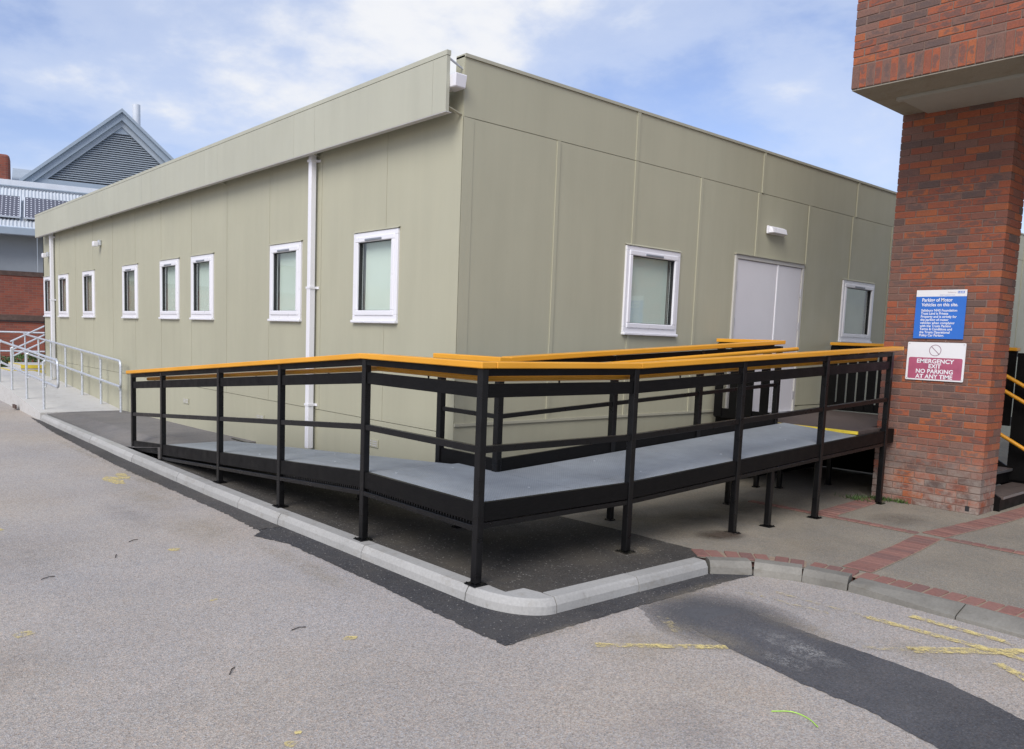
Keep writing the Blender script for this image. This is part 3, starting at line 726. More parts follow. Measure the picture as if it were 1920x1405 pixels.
# downpipes, vents
for (ya, yb, ztop) in ((8.20, 8.275, 3.62), (20.10, 20.19, 3.62)):
    root = bpy.data.objects.new('downpipe', None); COL.objects.link(root); root.location = LW(ya, .05, .1); attach(root, bld)
    zb = .36 if ya < 10 else cz(20.1)+.04
    mb = MB(); wbox(mb, LW, ya, yb, .028, .098, zb, 2.17); mb.build('lower_pipe', 'upvc', root, bevel=.005)
    mb = MB(); wbox(mb, LW, ya+.003, yb-.003, .031, .095, 2.17, ztop+.17); mb.build('upper_pipe', 'upvc', root, bevel=.005)
    for z in (.86, 2.17, 3.55):
        mb = MB(); wbox(mb, LW, ya-.010, yb+.010, .0045, .103, z-.012, z+.012); wbox(mb, LW, ya-.045, yb+.045, .0045, .012, z-.014, z+.014)
        mb.build('bracket', 'upvc', root)
for y in (7.0, 9.63, 12.2):
    vr = MB(); wbox(vr, LW, y-.11, y+.11, -.001, .008, .53, .61); vo = vr.build('air_vent', 'clad', bld)
    for k in range(3):
        for s_ in (-1, 1):
            sl = MB(); wbox(sl, LW, y+s_*.05-.04, y+s_*.05+.04, .0082, .0105, .542+k*.022, .552+k*.022); sl.build('vent_slot', 'reveal', vo)

# wall lights (things of their own)
def bulkhead(name, label, T, u, z, L, Hh, dp, group=None):
    t = thing(name, label, 'light', T(u, .0, z-Hh/2), group)
    mb = MB(); wbox(mb, T, u-L/2, u+L/2, .011, .04, z-Hh/2, z+Hh/2); mb.build('back_box', 'upvc', t, bevel=.008)
    mb = MB(); p = [T(u-L/2+.01, .0405, z-Hh/2+.008), T(u+L/2-.01, .0405, z-Hh/2+.008), T(u+L/2-.01, .0405, z+Hh/2-.008), T(u-L/2+.01, .0405, z+Hh/2-.008),
                    T(u-L/2+.03, dp, z-Hh/2+.012), T(u+L/2-.03, dp, z-Hh/2+.012), T(u+L/2-.03, dp*.8, z+Hh/2-.02), T(u-L/2+.03, dp*.8, z+Hh/2-.02)]
    mb.add(p, [(3,2,1,0),(4,5,6,7),(0,1,5,4),(1,2,6,5),(2,3,7,6),(3,0,4,7)]); mb.build('diffuser', 'upvc', t, bevel=.006)
bulkhead('wall_light', 'white oblong bulkhead light on the wall above the double door', RW, 9.60, 3.155, .40, .10, .10)
for y, lab in ((16.57, 'small white lamp high on the long wall, between downpipe and windows'), (20.66, 'small white lamp at the far end of the long wall beyond the downpipe')):
    t = thing('wall_lamp', lab, 'light', LW(y, 0, 3.12), 'small lamps on the long wall')
    mb = MB(); wbox(mb, LW, y-.06, y+.06, .004, .05, 3.15, 3.25); mb.build('mount', 'galv', t, bevel=.006)
    mb = MB(); wbox(mb, LW, y-.05, y+.05, .0505, .15, 3.12, 3.22); mb.build('lamp_head', 'upvc', t, bevel=.02, seg=2)

# ------------------------------------------------------------------ access ramp
ramp = thing('access_ramp', 'black framed wheelchair ramp with grey grip deck and orange handrails', 'ramp', (3.31, 3.89, .1))
XO, YO = 3.31, 3.89; XI, YI = 4.25, 4.79
def dz1(y): return lerp(y, [3.89, 5.255, 10.9], [.628, .628, .628-.0785*(10.9-5.255)])
def dz2(x): return lerp(x, [3.31, 4.8, 9.15], [.628, .628, .812])
def dzI(x): return lerp(x, [4.25, 8.56], [.628, .842])
def dzT(x, y): return dz2(x) + (dzI(x)-dz2(x))*max(0, min(1, (y-YO)/(YI-YO)))
RH = .912
def deck_panel(poly, zf, name='deck_panel', mat='deck', th=.03):
    MB().prism(poly, lambda p: zf(p)-th, lambda p: zf(p)).build(name, mat, ramp)
ysd = [9.76, 8.55, 7.35, 6.3, 5.26]
for a, b in zip(ysd, ysd[1:]): deck_panel([(XO+.035, b+.002), (XI-.09, b+.002), (XI-.09, a-.002), (XO+.035, a-.002)], lambda p: dz1(p[1]))
deck_panel([(XO+.035, YO+.035), (XI-.002, YO+.035), (XI-.002, 5.256), (XO+.035, 5.256)], lambda p: .628)
deck_panel([(XI-.002, YI-.03), (XI-.002, 5.256), (XI+.0, 5.256), (XI+.0, YI-.03)], lambda p: .6275)
xsd = [XI+.002, 4.80, 5.95, 7.15, 8.56]
for a, b in zip(xsd, xsd[1:]): deck_panel([(a+.002, YO+.035), (b-.002, YO+.035), (b-.002, YI-.03), (a+.002, YI-.03)], lambda p: dzT(p[0], p[1]))
# screw heads
for (x, y) in [(3.5, 4.1), (4.0, 4.15), (3.5, 5.1), (4.05, 5.1), (3.6, 6.2), (4.0, 6.9), (3.5, 7.5), (5.2, 4.1), (5.2, 4.6), (6.4, 4.15), (6.9, 4.6), (7.6, 4.2), (8.2, 4.6)]:
    z = (dz1(y) if x < 4.3 else dzT(x, y))
    MB().tube([(x, y, z+.0005), (x, y, z+.0035)], .009, 8).build('screw_head', 'galv', ramp)
def rail_z(p): return (dz1(p[1]) if abs(p[0]-XO) < .02 and p[1] > YO+.01 else dz2(p[0]))
def segbar(pts, dz, w, hgt, name, mat, off=(0, 0), bevel=.003):
    for (a, b) in zip(pts, pts[1:]):
        za, zb = a[2]+dz, b[2]+dz
        MB().bar((a[0]+off[0], a[1]+off[1], za), (b[0]+off[0], b[1]+off[1], zb), w, hgt).build(name, mat, ramp, bevel=bevel)
def P1(y): return (XO, y, dz1(y))
def P2(x): return (x, YO, dz2(x))
left_posts = [10.82, 9.72, 8.03, 6.66, 5.255]
right_posts = [4.80, 6.25, 7.71, 9.13]
# posts
def post(x, y, zb, zt, w=.054, pl=.055):
    MB().box(x-w/2, x+w/2, y-w/2, y+w/2, zb+.009, zt).build('post', 'bsteel', ramp, bevel=.004)
    fp = MB().box(x-pl, x+pl, y-pl, y+pl, zb+.001, zb+.007).build('foot_plate', 'bsteel', ramp)
    for sx in (-1, 1):
        for sy in (-1, 1): MB().tube([(x+sx*pl*.78, y+sy*pl*.78, zb+.0072), (x+sx*pl*.78, y+sy*pl*.78, zb+.014)], .006, 6).build('bolt', 'bsteel', fp)
for y in left_posts: post(XO, y, .101, dz1(y)+RH-.044)
post(XO, YO, .101, .628+RH-.044)
for x in right_posts: post(x, YO, gz(x)-.004, dz2(x)+RH-.044)
# orange flat caps on a black board
capL = [(XO, YO-.06, .628)] + [P1(y) for y in (5.255, 10.92)]
segbar([(XO, YO-.06, .628), P1(5.2552)], RH-.0205, .125, .041, 'cap_rail', 'orange', bevel=.005)
segbar([P1(5.256), P1(10.92)], RH-.0205, .125, .041, 'cap_rail', 'orange', bevel=.005)
segbar([(XO+.063, YO, .628), (4.80, YO, .628)], RH-.0205, .125, .041, 'cap_rail', 'orange', bevel=.005)
segbar([(4.8005, YO, .628), (9.30, YO, dz2(9.15)+.02)], RH-.0205, .125, .041, 'cap_rail', 'orange', bevel=.005)
def between(pts, dz, w, hgt, name, mat, inset=.0282, off=(0, 0)):
    for a, b in zip(pts, pts[1:]):
        A, B = Vector(a), Vector(b); t = (B-A); t.z = 0; L = t.length; f = inset/L
        p, q = A.lerp(B, f), A.lerp(B, 1-f)
        MB().bar((p.x+off[0], p.y+off[1], p.z+dz), (q.x+off[0], q.y+off[1], q.z+dz), w, hgt).build(name, mat, ramp, bevel=.002)
ptsL = [P1(y) for y in left_posts] + [(XO, YO, .628)]
ptsR = [(XO, YO, .628)] + [P2(x) for x in right_posts]
for pts in (ptsL, ptsR):
    segs_full = pts
    between(pts, RH-.066, .044, .048, 'cap_board', 'black', .0282)
    between(pts, RH-.185, .03, .088, 'guard_board', 'black')
    between(pts, .352, .04, .044, 'mid_rail', 'bsteel')
    off = (.0, .0)
    between(pts, -.055, .036, .125, 'edge_board', 'black')
between([P1(y) for y in left_posts[1:]] + [(XO, YO, .628)], -.158, .05, .035, 'edge_angle', 'bsteel')
between(ptsR, -.142, .04, .035, 'edge_angle', 'bsteel')
# toothed grating under the last bay of the first flight and the landing
for a, b in ((6.62, 5.29), (5.22, 3.93)):
    n = int(abs(a-b)/.03)
    mb = MB()
    for k in range(n):
        y = a+(b-a)*(k+.5)/n; mb.box(XO+.0, XO+.03, y-.008, y+.008, dz1(y)-.140, dz1(y)-.1182)
    mb.build('grating_teeth', 'bsteel', ramp)
# tubular handrails
def hand(pts, name='handrail'):
    MB().tube(rounded(pts, .05, 4) if len(pts) > 2 else pts, .022, 12).build(name, 'orange', ramp, smooth=True)
HI = .80
hand([(XO+.10, 10.55, dz1(10.55)+HI), (XO+.10, 5.25, .628+HI), (XO+.10, YO+.10, .628+HI), (4.8, YO+.10, .628+HI), (9.0, YO+.10, dz2(9.0)+HI)])
for y in (10.3, 9.1, 7.4, 6.0, 4.6):
    MB().tube([(XO+.10, y, dz1(y)+HI-.02), (XO+.10, y, dz1(y)+HI-.06), (XO+.02, y, dz1(y)+HI-.075)], .007, 6).build('handrail_bracket', 'bsteel', ramp)
for x in (4.1, 5.5, 7.0, 8.4):
    MB().tube([(x, YO+.10, dz2(x)+HI-.02), (x, YO+.10, dz2(x)+HI-.06), (x, YO+.02, dz2(x)+HI-.075)], .007, 6).build('handrail_bracket', 'bsteel', ramp)
# inner guard
inn = [(XI, 5.54, .628), (XI, YI, .628)]
innx = [4.25, 5.63, 6.93, 8.40]
ptsI = [(XI, YI, .628)] + [(x, YI, dzI(x)) for x in innx[1:]]
def ipost(x, y, zb, zt): MB().box(x-.028, x+.028, y-.028, y+.028, zb, zt).build('post', 'bsteel', ramp, bevel=.003)
ipost(XI, 5.54, .50, .628+RH-.044); ipost(XI, YI, .50, .628+RH-.044)
for x in innx[1:]: ipost(x, YI, dz2(x)-.14, dzI(x)+RH-.044)
segbar([(XI, 5.60, .628), (XI, YI-.062, .628)], RH-.0205, .12, .041, 'cap_rail', 'orange', bevel=.005)
segbar([(XI+.061, YI, .631), (8.42, YI, dzI(8.42)+.02)], RH-.0205, .12, .041, 'cap_rail', 'orange', bevel=.005)
between([(XI, 5.54, .628), (XI, YI, .628)], RH-.066, .044, .048, 'cap_board', 'black')
between(ptsI, RH-.066, .044, .048, 'cap_board', 'black')
between([(XI, 5.54, .628), (XI, YI, .628)], .44, .034, .036, 'mid_rail', 'bsteel'); between(ptsI, .44, .034, .036, 'mid_rail', 'bsteel')
between([(XI, 5.54, .628), (XI, YI, .628)], .035, .03, .13, 'kick_board', 'black', -.03); between(ptsI, .035, .03, .13, 'kick_board', 'black')
hand([(XI+.1, YI-.09, .628+.80), (8.62, YI-.09, dzI(8.56)+.835)])
for x in (5.0, 6.3, 7.6):
    MB().tube([(x, YI-.09, dzI(x)+HI-.0), (x, YI-.09, dzI(x)+HI-.05), (x, YI-.02, dzI(x)+HI-.065)], .007, 6).build('handrail_bracket', 'bsteel', ramp)
# landing at the door : brown grooved boards
LZ = .828
nb = 21; x = 8.60; pitch_b = (11.16-8.60)/nb
for k in range(nb):
    mb = MB(); yf = 4.13 if x+pitch_b > 9.41 and x < 9.90 else 3.96
    for q in range(4):       # four ribs to each board
        xa = x+pitch_b*q/4; mb.box(xa+.001, xa+pitch_b/4-.006, yf, 5.63, LZ-.026, LZ)
    mb.box(x+.002, x+pitch_b-.008, yf+.001, 5.629, LZ-.045, LZ-.027); mb.build('deck_board', 'decking', ramp); x += pitch_b
MB().box(8.572, 8.594, 3.93, 5.0, LZ-.03, LZ+.002).build('nosing_strip', 'yellow', ramp)
MB().box(9.17, 9.41, 3.905, 3.955, LZ-.16, LZ-.002).build('edge_board', 'black', ramp)
MB().box(9.91, 11.2, 3.905, 3.955, LZ-.20, LZ-.002).build('edge_board', 'black', ramp)
MB().box(8.50, 8.56, YI+.01, 5.62, LZ-.20, LZ+.0).build('edge_board', 'black', ramp)
# slatted return beside the door and slatted guard on the far side
def slat_guard(x, ya, yb, zb, zt, n, w=.1):
    MB().box(x-.062, x+.062, ya, yb, zt-.041, zt).build('cap_rail', 'orange', ramp, bevel=.005)
    MB().box(x-.022, x+.022, ya+.01, yb-.01, zt-.11, zt-.0415).build('cap_board', 'black', ramp)
    MB().box(x-.022, x+.022, ya+.01, yb-.01, zb+.01, zb+.12).build('kick_board', 'black', ramp)
    for k in range(n):
        y = ya+.06+(yb-ya-.12)*k/(n-1)
        MB().box(x-.036, x-.0225, y-w/2, y+w/2, zb+.02, zt-.05).build('slat', 'black', ramp)
slat_guard(8.40, 4.855, 5.57, LZ, dzI(8.42)+RH+.02, 4, .105)
slat_guard(11.22, 3.30, 5.60, LZ, LZ+.955, 17, .11)
MB().box(11.195, 11.225, 3.93, 5.60, .02, LZ-.05).build('skirt_board', 'black', ramp)  # black closing boards added to darken the space under the landing
MB().box(9.95, 11.19, 4.12, 4.15, .02, LZ-.21).build('skirt_board', 'black', ramp)
MB().box(8.9, 11.19, 5.585, 5.61, .02, LZ-.05).build('skirt_board', 'black', ramp)  # black sheet in front of the olive wall, standing in for shade
# legs under the decks
for (lx, ly, top) in [(6.87, 3.915, dz2(6.87)-.125), (7.52, 4.76, .66), (8.77, 5.18, .76), (8.98, 5.0, .76), (9.79, 4.8, .76), (10.9, 4.3, .76), (5.63, 4.76, .56), (4.2, 5.2, .5), (4.12, 6.6, .38)]:
    post(lx, ly, gz(lx)-.004, top, .05, .052 if ly < 4 else .036)
for y in (5.3, 6.65, 8.0): MB().box(XO+.04, XI-.1, y-.03, y+.03, dz1(y)-.14, dz1(y)-.04).build('joist', 'bsteel', ramp)
for x in (4.8, 6.25, 7.7): MB().box(x-.03, x+.03, YO+.04, YI-.03, dz2(x)-.14, dz2(x)-.04).build('joist', 'bsteel', ramp)
MB().box(XI-.088, XI-.052, 5.30, 9.74, .30, .31).build('joist', 'bsteel', ramp)
for (a, b) in zip([9.74, 8.03, 6.66], [8.03, 6.66, 5.27]):
    MB().bar((XI-.105, a, dz1(a)-.09), (XI-.105, b, dz1(b)-.09), .03, .11).build('edge_board', 'black', ramp)

# steps at the far side of the pillar
st = thing('entrance_steps', 'black timber steps with orange handrails behind the brick pillar', 'steps', (10.6, 3.2, 0))
for k in range(4):
    z = .17*(k+1); y = 2.92+.30*k
    for q in range(2):
        MB().box(9.92, 11.16, y+.15*q, y+.15*q+.144, z-.035, z).build('tread', 'decking', st)
    MB().box(9.92, 11.16, y+.03, y+.05, z-.17, z-.036).build('riser', 'black', st)
    MB().box(9.92, 11.16, y-.004, y-.0005, z-.03, z-.002).build('nosing', 'steel', st)
for xx in (9.90, 11.18):
    MB().bar((xx, 2.94, .02), (xx, 3.95, .62), .035, .26).build('stringer', 'black', st)
for dz_ in (1.0, .82, .30):
    MB().tube([(11.0, 2.85, dz_+.17), (11.0, 3.90, dz_+.76)], .022, 10).build('handrail', 'orange', st, smooth=True)
MB().box(11.10, 11.16, 2.86, 2.92, .01, 1.4).build('post', 'bsteel', st)
MB().box(11.14, 11.18, 2.93, 3.28, .2, 1.72).build('side_panel', 'black', st)

# ------------------------------------------------------------------ brick building : pillar and overhang
bb = thing('brick_building', 'red mixed-brick building with a pillar carrying an overhanging upper floor', 'building', (9.44, 3.0, 0))
BP, BH, BW, JT = .225, .0755, .105, .010
PX0, PX1, PY0, PY1 = 9.44, 9.885, 2.997, 4.110
STR_L, HEAD = (PY1-PY0)/5, (PY1-PY0)/5/2
COLS = []
for c, w_ in (((.325, .102, .055), 5), ((.275, .092, .056), 4), ((.235, .100, .070), 4), ((.195, .108, .083), 4), ((.145, .095, .080), 3), ((.36, .118, .055), 3), ((.215, .118, .090), 3)): COLS += [c]*w_
bricks = []   # (centre, size, vis area)
PSOF = 4.28
nc = int(round(PSOF/BH)); ch = PSOF/nc
for k in range(nc):
    z = ch*(k+.5)
    if k % 2 == 0:
        for q in range(5):
            y = PY0+STR_L*(q+.5)
            bricks.append(((PX0+BW/2, y, z), (BW, STR_L-JT if 0 < q < 4 else STR_L-JT/2, ch-JT), 1, (0, -JT/4 if q == 0 else (JT/4 if q == 4 else 0))))
            bricks.append(((PX1-BW/2, y, z), (BW, STR_L-JT if 0 < q < 4 else STR_L-JT/2, ch-JT), 0, (0, -JT/4 if q == 0 else (JT/4 if q == 4 else 0))))
        for yy, vis in ((PY0+BW/2, .6), (PY1-BW/2, 0)):
            bricks.append((((PX0+PX1)/2, yy, z), (PX1-PX0-2*BW-2*JT, BW, ch-JT), vis, (0, 0)))
    else:
        hw = (PX1-PX0)/2
        for yy, vis in ((PY0+BW/2, .95), (PY1-BW/2, .7)):
            bricks.append(((PX0+hw/2-JT/4, yy, z), (hw-JT/2, BW, ch-JT), vis, (0, 0)))
            bricks.append(((PX1-hw/2+JT/4, yy, z), (hw-JT/2, BW, ch-JT), .5 if vis > .8 else 0, (0, 0)))
        span = PY1-PY0-2*BW-2*JT
        for q in range(4):
            y = PY0+BW+JT+span*(q+.5)/4
            bricks.append(((PX0+BW/2, y, z), (BW, span/4-JT*.75, ch-JT), 1, (0, 0))); bricks.append(((PX1-BW/2, y, z), (BW, span/4-JT*.75, ch-JT), 0, (0, 0)))
# overhang : soldier course + stretchers
OX, OY1 = 8.21, 4.112; OZ0 = 4.285; OY0 = -3.0; OXE = 16
pw = .0752
sold = []
y = OY1
while y > 1.4:
    sold.append(((OX+.05, y-pw/2, OZ0+.1125), (.1, pw-.009, .215))); y -= pw
oz = OZ0+.229
for k in range(22):
    z = oz+ch*(k+.5); off = 0 if k % 2 == 0 else -.1125
    y = OY1+off
    if off:
        bricks.append(((OX+.05, OY1-.0512, z), (.1, .1024, ch-JT), 1.2 if k < 11 else .2, (0, 0)))
        y = OY1-.1125
    while y > 1.4:
        bricks.append(((OX+.05, y-.1125, z), (.1, .215, ch-JT), (1.3 if k < 11 and y > 2.5 else .2), (0, 0))); y -= .225
    # end face bricks
    x = OX+.1+(.01 if k % 2 == 0 else .1225)
    if off == 0:
        pass
    else:
        bricks.append(((OX+.1125+.055, OY1-.05, z), (.1, .1, ch-JT), .1, (0, 0)))
    while x < 12:
        bricks.append(((x+.1075, OY1-.05, z), (.205, .1, ch-JT), .1, (0, 0))); x += .225
pil = bpy.data.objects.new('pillar', None); COL.objects.link(pil); pil.location = (9.66, 3.55, 0); attach(pil, bb)
ovh = bpy.data.objects.new('upper_floor', None); COL.objects.link(ovh); ovh.location = (9.0, 3.0, 4.285); attach(ovh, bb)
MB().box(PX0+.006, PX1-.006, PY0+.006, PY1-.006, -.05, PSOF).build('mortar_core', 'mortar', pil)
MB().box(OX+.006, OXE, -3, OY1-.006, OZ0+.002, oz+ch*22).build('mortar_core', 'mortar', ovh)
order = sorted(range(len(bricks)), key=lambda i: -bricks[i][2]); chosen = set(i for i in order[:300] if bricks[i][2] >= .6)
cache = {}
rest = {}
def jittercol(): return random.choice(COLS)
for i, (c, s, vis, sh) in enumerate(bricks):
    par = pil if c[2] < 4.27 else ovh
    col = jittercol(); cx_, cy_, cz_ = c[0]+random.uniform(-.0018, .0012), c[1]+sh[1], c[2]
    if i in chosen:
        key = tuple(round(q, 4) for q in s) + (COLS.index(col),)
        if key not in cache: cache[key] = brick_mesh('brick', *s, col, .003)
        put(cache[key], 'brick', (cx_, cy_, cz_), 0, par)
    else: rest.setdefault(par.name, (par, []))[1].append(((cx_, cy_, cz_), s, col))
for nm, (par, lst) in rest.items():
    mb = MB(); cl = []
    for c, s, col in lst: mb.box(c[0]-s[0]/2, c[0]+s[0]/2, c[1]-s[1]/2, c[1]+s[1]/2, c[2]-s[2]/2, c[2]+s[2]/2); cl += [col]*8
    o = mb.build('brickwork', 'brick', par); o['kind'] = 'stuff'
    at = o.data.color_attributes.new('bc', 'FLOAT_COLOR', 'POINT')
    for q, c in zip(at.data, cl): q.color = (*c, 1)
sc = {}
for c, s in sold:
    col = jittercol(); k = COLS.index(col)
    if k not in sc: sc[k] = brick_mesh('soldier_brick', *s, col, .003)
    put(sc[k], 'soldier_brick', (c[0]+random.uniform(-.002, .001), c[1], c[2]), 0, ovh)
MB().box(PX0-.002, PX0+.02, 3.085, 3.125, .03, .085).build('weep_hole', 'dark', pil)
MB().box(13.0, 13.3, -3, 1.2, 0, OZ0-.052).build('ground_floor_wall', 'mortar', bb)
# soffit
MB().box(OX+.012, 9.9, -3, OY1-.01, OZ0-.012, OZ0-.001).build('soffit', 'soffit', ovh)
MB().box(8.72, 8.79, -3, 3.88, OZ0-.045, OZ0-.0125).build('soffit_trim', 'soffit_panel', ovh)
MB().box(8.795, 9.435, -3, 3.85, OZ0-.035, OZ0-.0125).build('soffit_panel', 'soffit_panel', ovh)
MB().box(9.9, OXE, -3, OY1-.01, OZ0-.05, OZ0-.001).build('soffit_rear', 'soffit', ovh)

# signs -----------------------------------------------------------------------
MAT['sign_white'] = simple('sign_white', (.80, .80, .80), .35, var=.02)
MAT['sign_blue'] = simple('sign_blue', (.030, .16, .58), .35, var=.04)
MAT['sign_mauve'] = simple('sign_faded_red', (.42, .10, .17), .45, var=.10, scale=9)
MAT['sign_grey'] = simple('sign_faded_ring', (.36, .25, .29), .45)
MAT['sign_letter'] = simple('sign_letter', (.84, .84, .86), .4, var=.01)
def lettering(body, y_left, z_base, size, mat, parent, xface, width=None, align='LEFT', bold=0.0, slope=0):
    cu = bpy.data.curves.new('lettering', 'FONT'); cu.body = body; cu.size = size; cu.align_x = align; cu.offset = bold; cu.resolution_u = 3
    o = bpy.data.objects.new('lettering_tmp', cu); COL.objects.link(o)
    dg = bpy.context.evaluated_depsgraph_get(); dg.update()
    me = bpy.data.meshes.new_from_object(o.evaluated_get(dg)); bpy.data.objects.remove(o)
    xsv = [v.co.x for v in me.vertices]; sx = 1
    if width and xsv: sx = width/(max(xsv)-min(xsv))
    for v in me.vertices:
        lx, ly = v.co.x*sx, v.co.y
        v.co = Vector((xface, y_left-lx, z_base+ly+slope*lx))
    me.name = 'lettering'; me.materials.clear(); me.materials.append(MAT[mat])
    t = bpy.data.objects.new('lettering', me); COL.objects.link(t); attach(t, parent); return t
SX = 9.428
s1 = thing('parking_sign', 'blue and white parking notice on the brick pillar, the upper sign', 'sign', (SX, 3.55, 1.84))
MB().box(SX-.003, SX+.003, 3.295, 3.797, 1.84, 2.362).build('plate', 'sign_blue', s1)
MB().box(SX-.0036, SX-.0031, 3.295, 3.797, 2.292, 2.362).build('header_band', 'sign_white', s1)
xf = SX-.0045
lettering('Parking of Motor', 3.735, 2.238, .052, 'sign_letter', s1, xf, .305, bold=.0010)
lettering('Vehicles on this site.', 3.735, 2.188, .052, 'sign_letter', s1, xf, .365, bold=.0010)
for k, (tx, wd) in enumerate([('Salisbury NHS Foundation', .36), ('Trust Land is Private', .275), ('Property and is strictly for', .36), ('the parking of motor', .285), ('vehicles when complying', .345), ('with the Trusts Parking', .315), ('Terms & Conditions and', .325), ('the Trusts Operational', .305), ('Policy Car Parking.', .25)]):
    lettering(tx, 3.735, 2.132-k*.0335, .036, 'sign_letter', s1, xf, wd, bold=.0007)
MB().box(SX-.0042, SX-.0037, 3.318, 3.385, 2.323, 2.347).build('emblem', 'sign_blue', s1)
lettering('NHS', 3.382, 2.3265, .024, 'sign_letter', s1, xf-.0002, .058, bold=.0006)
lettering('Salisbury', 3.485, 2.329, .018, 'sign_grey', s1, xf, .085)
lettering('NHS Foundation Trust', 3.56, 2.303, .012, 'sign_blue', s1, xf, .15)
s2 = thing('emergency_exit_sign', 'white and faded red emergency exit no parking sign below the blue notice', 'sign', (SX, 3.55, 1.385))
MB().prism([(0, 0), (1, 0), (1, 1), (0, 1)], 0, 1)
def rrect(y0, y1, z0, z1, rad, x0, x1, name, mat, parent, n=5):
    pts = []
    for cy, cz_, a0 in ((y1-rad, z1-rad, 0), (y0+rad, z1-rad, 90), (y0+rad, z0+rad, 180), (y1-rad, z0+rad, 270)):
        for k in range(n+1): a = R(a0+90*k/n); pts.append((cy+rad*math.cos(a), cz_+rad*math.sin(a)))
    m_ = len(pts); v = [(x0, p[0], p[1]) for p in pts]+[(x1, p[0], p[1]) for p in pts]
    return MB().add(v, [tuple(range(m_)), tuple(range(2*m_-1, m_-1, -1))]+[(i, (i+1) % m_, m_+(i+1) % m_, m_+i) for i in range(m_)]).build(name, mat, parent)
rrect(3.256, 3.842, 1.388, 1.800, .012, SX-.003, SX+.003, 'plate', 'sign_white', s2)
rrect(3.277, 3.820, 1.403, 1.635, .018, SX-.0036, SX-.0031, 'red_field', 'sign_mauve', s2)
ring = MB(); nR = 36
for k in range(nR+1):
    a = 2*math.pi*k/nR
    for rd in (.062, .054): ring.v.append((SX-.0037, 3.556+rd*math.cos(a), 1.714+rd*math.sin(a)))
for k in range(nR): ring.f.append((2*k, 2*k+1, 2*k+3, 2*k+2))
ring.add([(SX-.0037, 3.556+sx*.041+w_*.003, 1.714+sx*.041-w_*.003) for sx, w_ in ((-1, -1), (1, -1), (1, 1), (-1, 1))], [(0, 1, 2, 3)])
ring.build('no_entry_ring', 'sign_grey', s2)
for tx, z, wd in (('EMERGENCY', 1.576, .375), ('EXIT', 1.522, .125), ('NO PARKING', 1.466, .375), ('AT ANY TIME', 1.410, .375)):
    lettering(tx, 3.5485, z, .062, 'sign_letter', s2, SX-.0045, wd, 'CENTER', bold=.0016)
for yy in (3.275, 3.823):
    for z in (1.405, 1.783): MB().tube([(SX-.0031, yy, z), (SX-.006, yy, z)], .005, 8).build('screw', 'steel', s2)

# ------------------------------------------------------------------ galvanised handrails on the concrete ramp
def galv_rail(label, x, posts, yend, ystart, sgn):
    t = thing('ramp_handrail', label, 'handrail', (x, posts[0], cz(posts[0])), 'galvanised handrails on the concrete ramp')
    def top(y): return cz(y)+.93
    def low(y): return cz(y)+.48
    xr = x+sgn*.07
    MB().tube(rounded([(xr, ystart, top(ystart)), (xr, yend, top(yend)-.02), (xr, yend-.01, low(yend)-.02), (xr, ystart, low(ystart))], .09, 6), .022, 10).build('rail_loop', 'galv', t, smooth=True)
    for y in posts:
        MB().tube([(x, y, cz(y)+.001), (x, y, top(y)-.085)], .022, 10).build('post', 'galv', t, smooth=True)
        for f in (top, low):
            z = f(y)-.022
            MB().tube(rounded([(x, y, z-.065), (xr, y-.02, z-.065), (xr, y-.02, z)], .02, 3), .011, 6).build('bracket', 'galv', t, smooth=True)
galv_rail('galvanised ramp handrail along the kerb side of the concrete ramp', 3.30, [15.72, 17.08, 18.43, 19.7, 21.0], 14.85, 22.6, .5)
galv_rail('galvanised ramp handrail against the long olive wall', 4.36, [14.95, 16.16, 17.45, 18.73, 20.0, 21.2], 14.85, 22.6, -.4)

# steps, rails, hedge beyond the ramp
fs = thing('concrete_steps', 'pale concrete steps with yellow painted edges beyond the ramp', 'steps', (4.6, 23.2, .4))
for k in range(2):
    MB().box(4.05+.28*k, 5.9, 23.02+.0*k, 24.6, .30+.13*k, .44+.13*k).build('step', 'concrete', fs)
    MB().box(4.045+.28*k, 4.11+.28*k, 23.015, 24.602, .442+.13*k, .447+.13*k).build('yellow_edge', 'yellow', fs)
    MB().box(4.045+.28*k, 5.9, 23.012, 23.018, .36+.13*k, .446+.13*k).build('yellow_edge', 'yellow', fs)
hr = thing('step_handrail', 'sloping galvanised handrail rising over the concrete steps', 'handrail', (4.5, 24, .4))
for dz_ in (0, -.23, -.40):
    MB().tube([(4.28, 24, 1.13+dz_), (5.6, 24, 1.83+dz_)], .022, 8).build('rail', 'galv', hr, smooth=True)
for x in (4.34, 4.62, 5.3): MB().tube([(x, 24, .4), (x, 24, 1.13+(x-4.28)*.53)], .02, 8).build('post', 'galv', hr, smooth=True)
fr_ = thing('boundary_rail', 'horizontal galvanised rail in front of the red brick building', 'railing', (4.5, 25.3, .1))
for z in (1.36, .84): MB().tube([(-4, 27.1, z), (9, 24.4, z)], .025, 8).build('rail', 'galv', fr_, smooth=True)
for x in (-2, 1.0, 3.9, 6.6): MB().tube([(x, 27.1-(x+4)*.2077, .05), (x, 27.1-(x+4)*.2077, 1.36)], .025, 8).build('post', 'galv', fr_, smooth=True)
def leafmat(name, a, b):
    m = NT(name); oi = m.noise(3, 3); m.col(m.ramp(oi, [(.3, a), (.7, b)])); m.rough(.55); return m.m
MAT['leaf'] = leafmat('hedge_leaf', (.035, .075, .018), (.09, .16, .04))
MAT['twigmat'] = simple('dark_twig', (.035, .028, .022), .9)
MAT['soil'] = simple('soil', (.06, .045, .035), .95, var=.3, scale=12)
hd = thing('hedge', 'low clipped green hedge at the foot of the far brick wall', 'hedge', (4, 28, 0))
mb = MB()
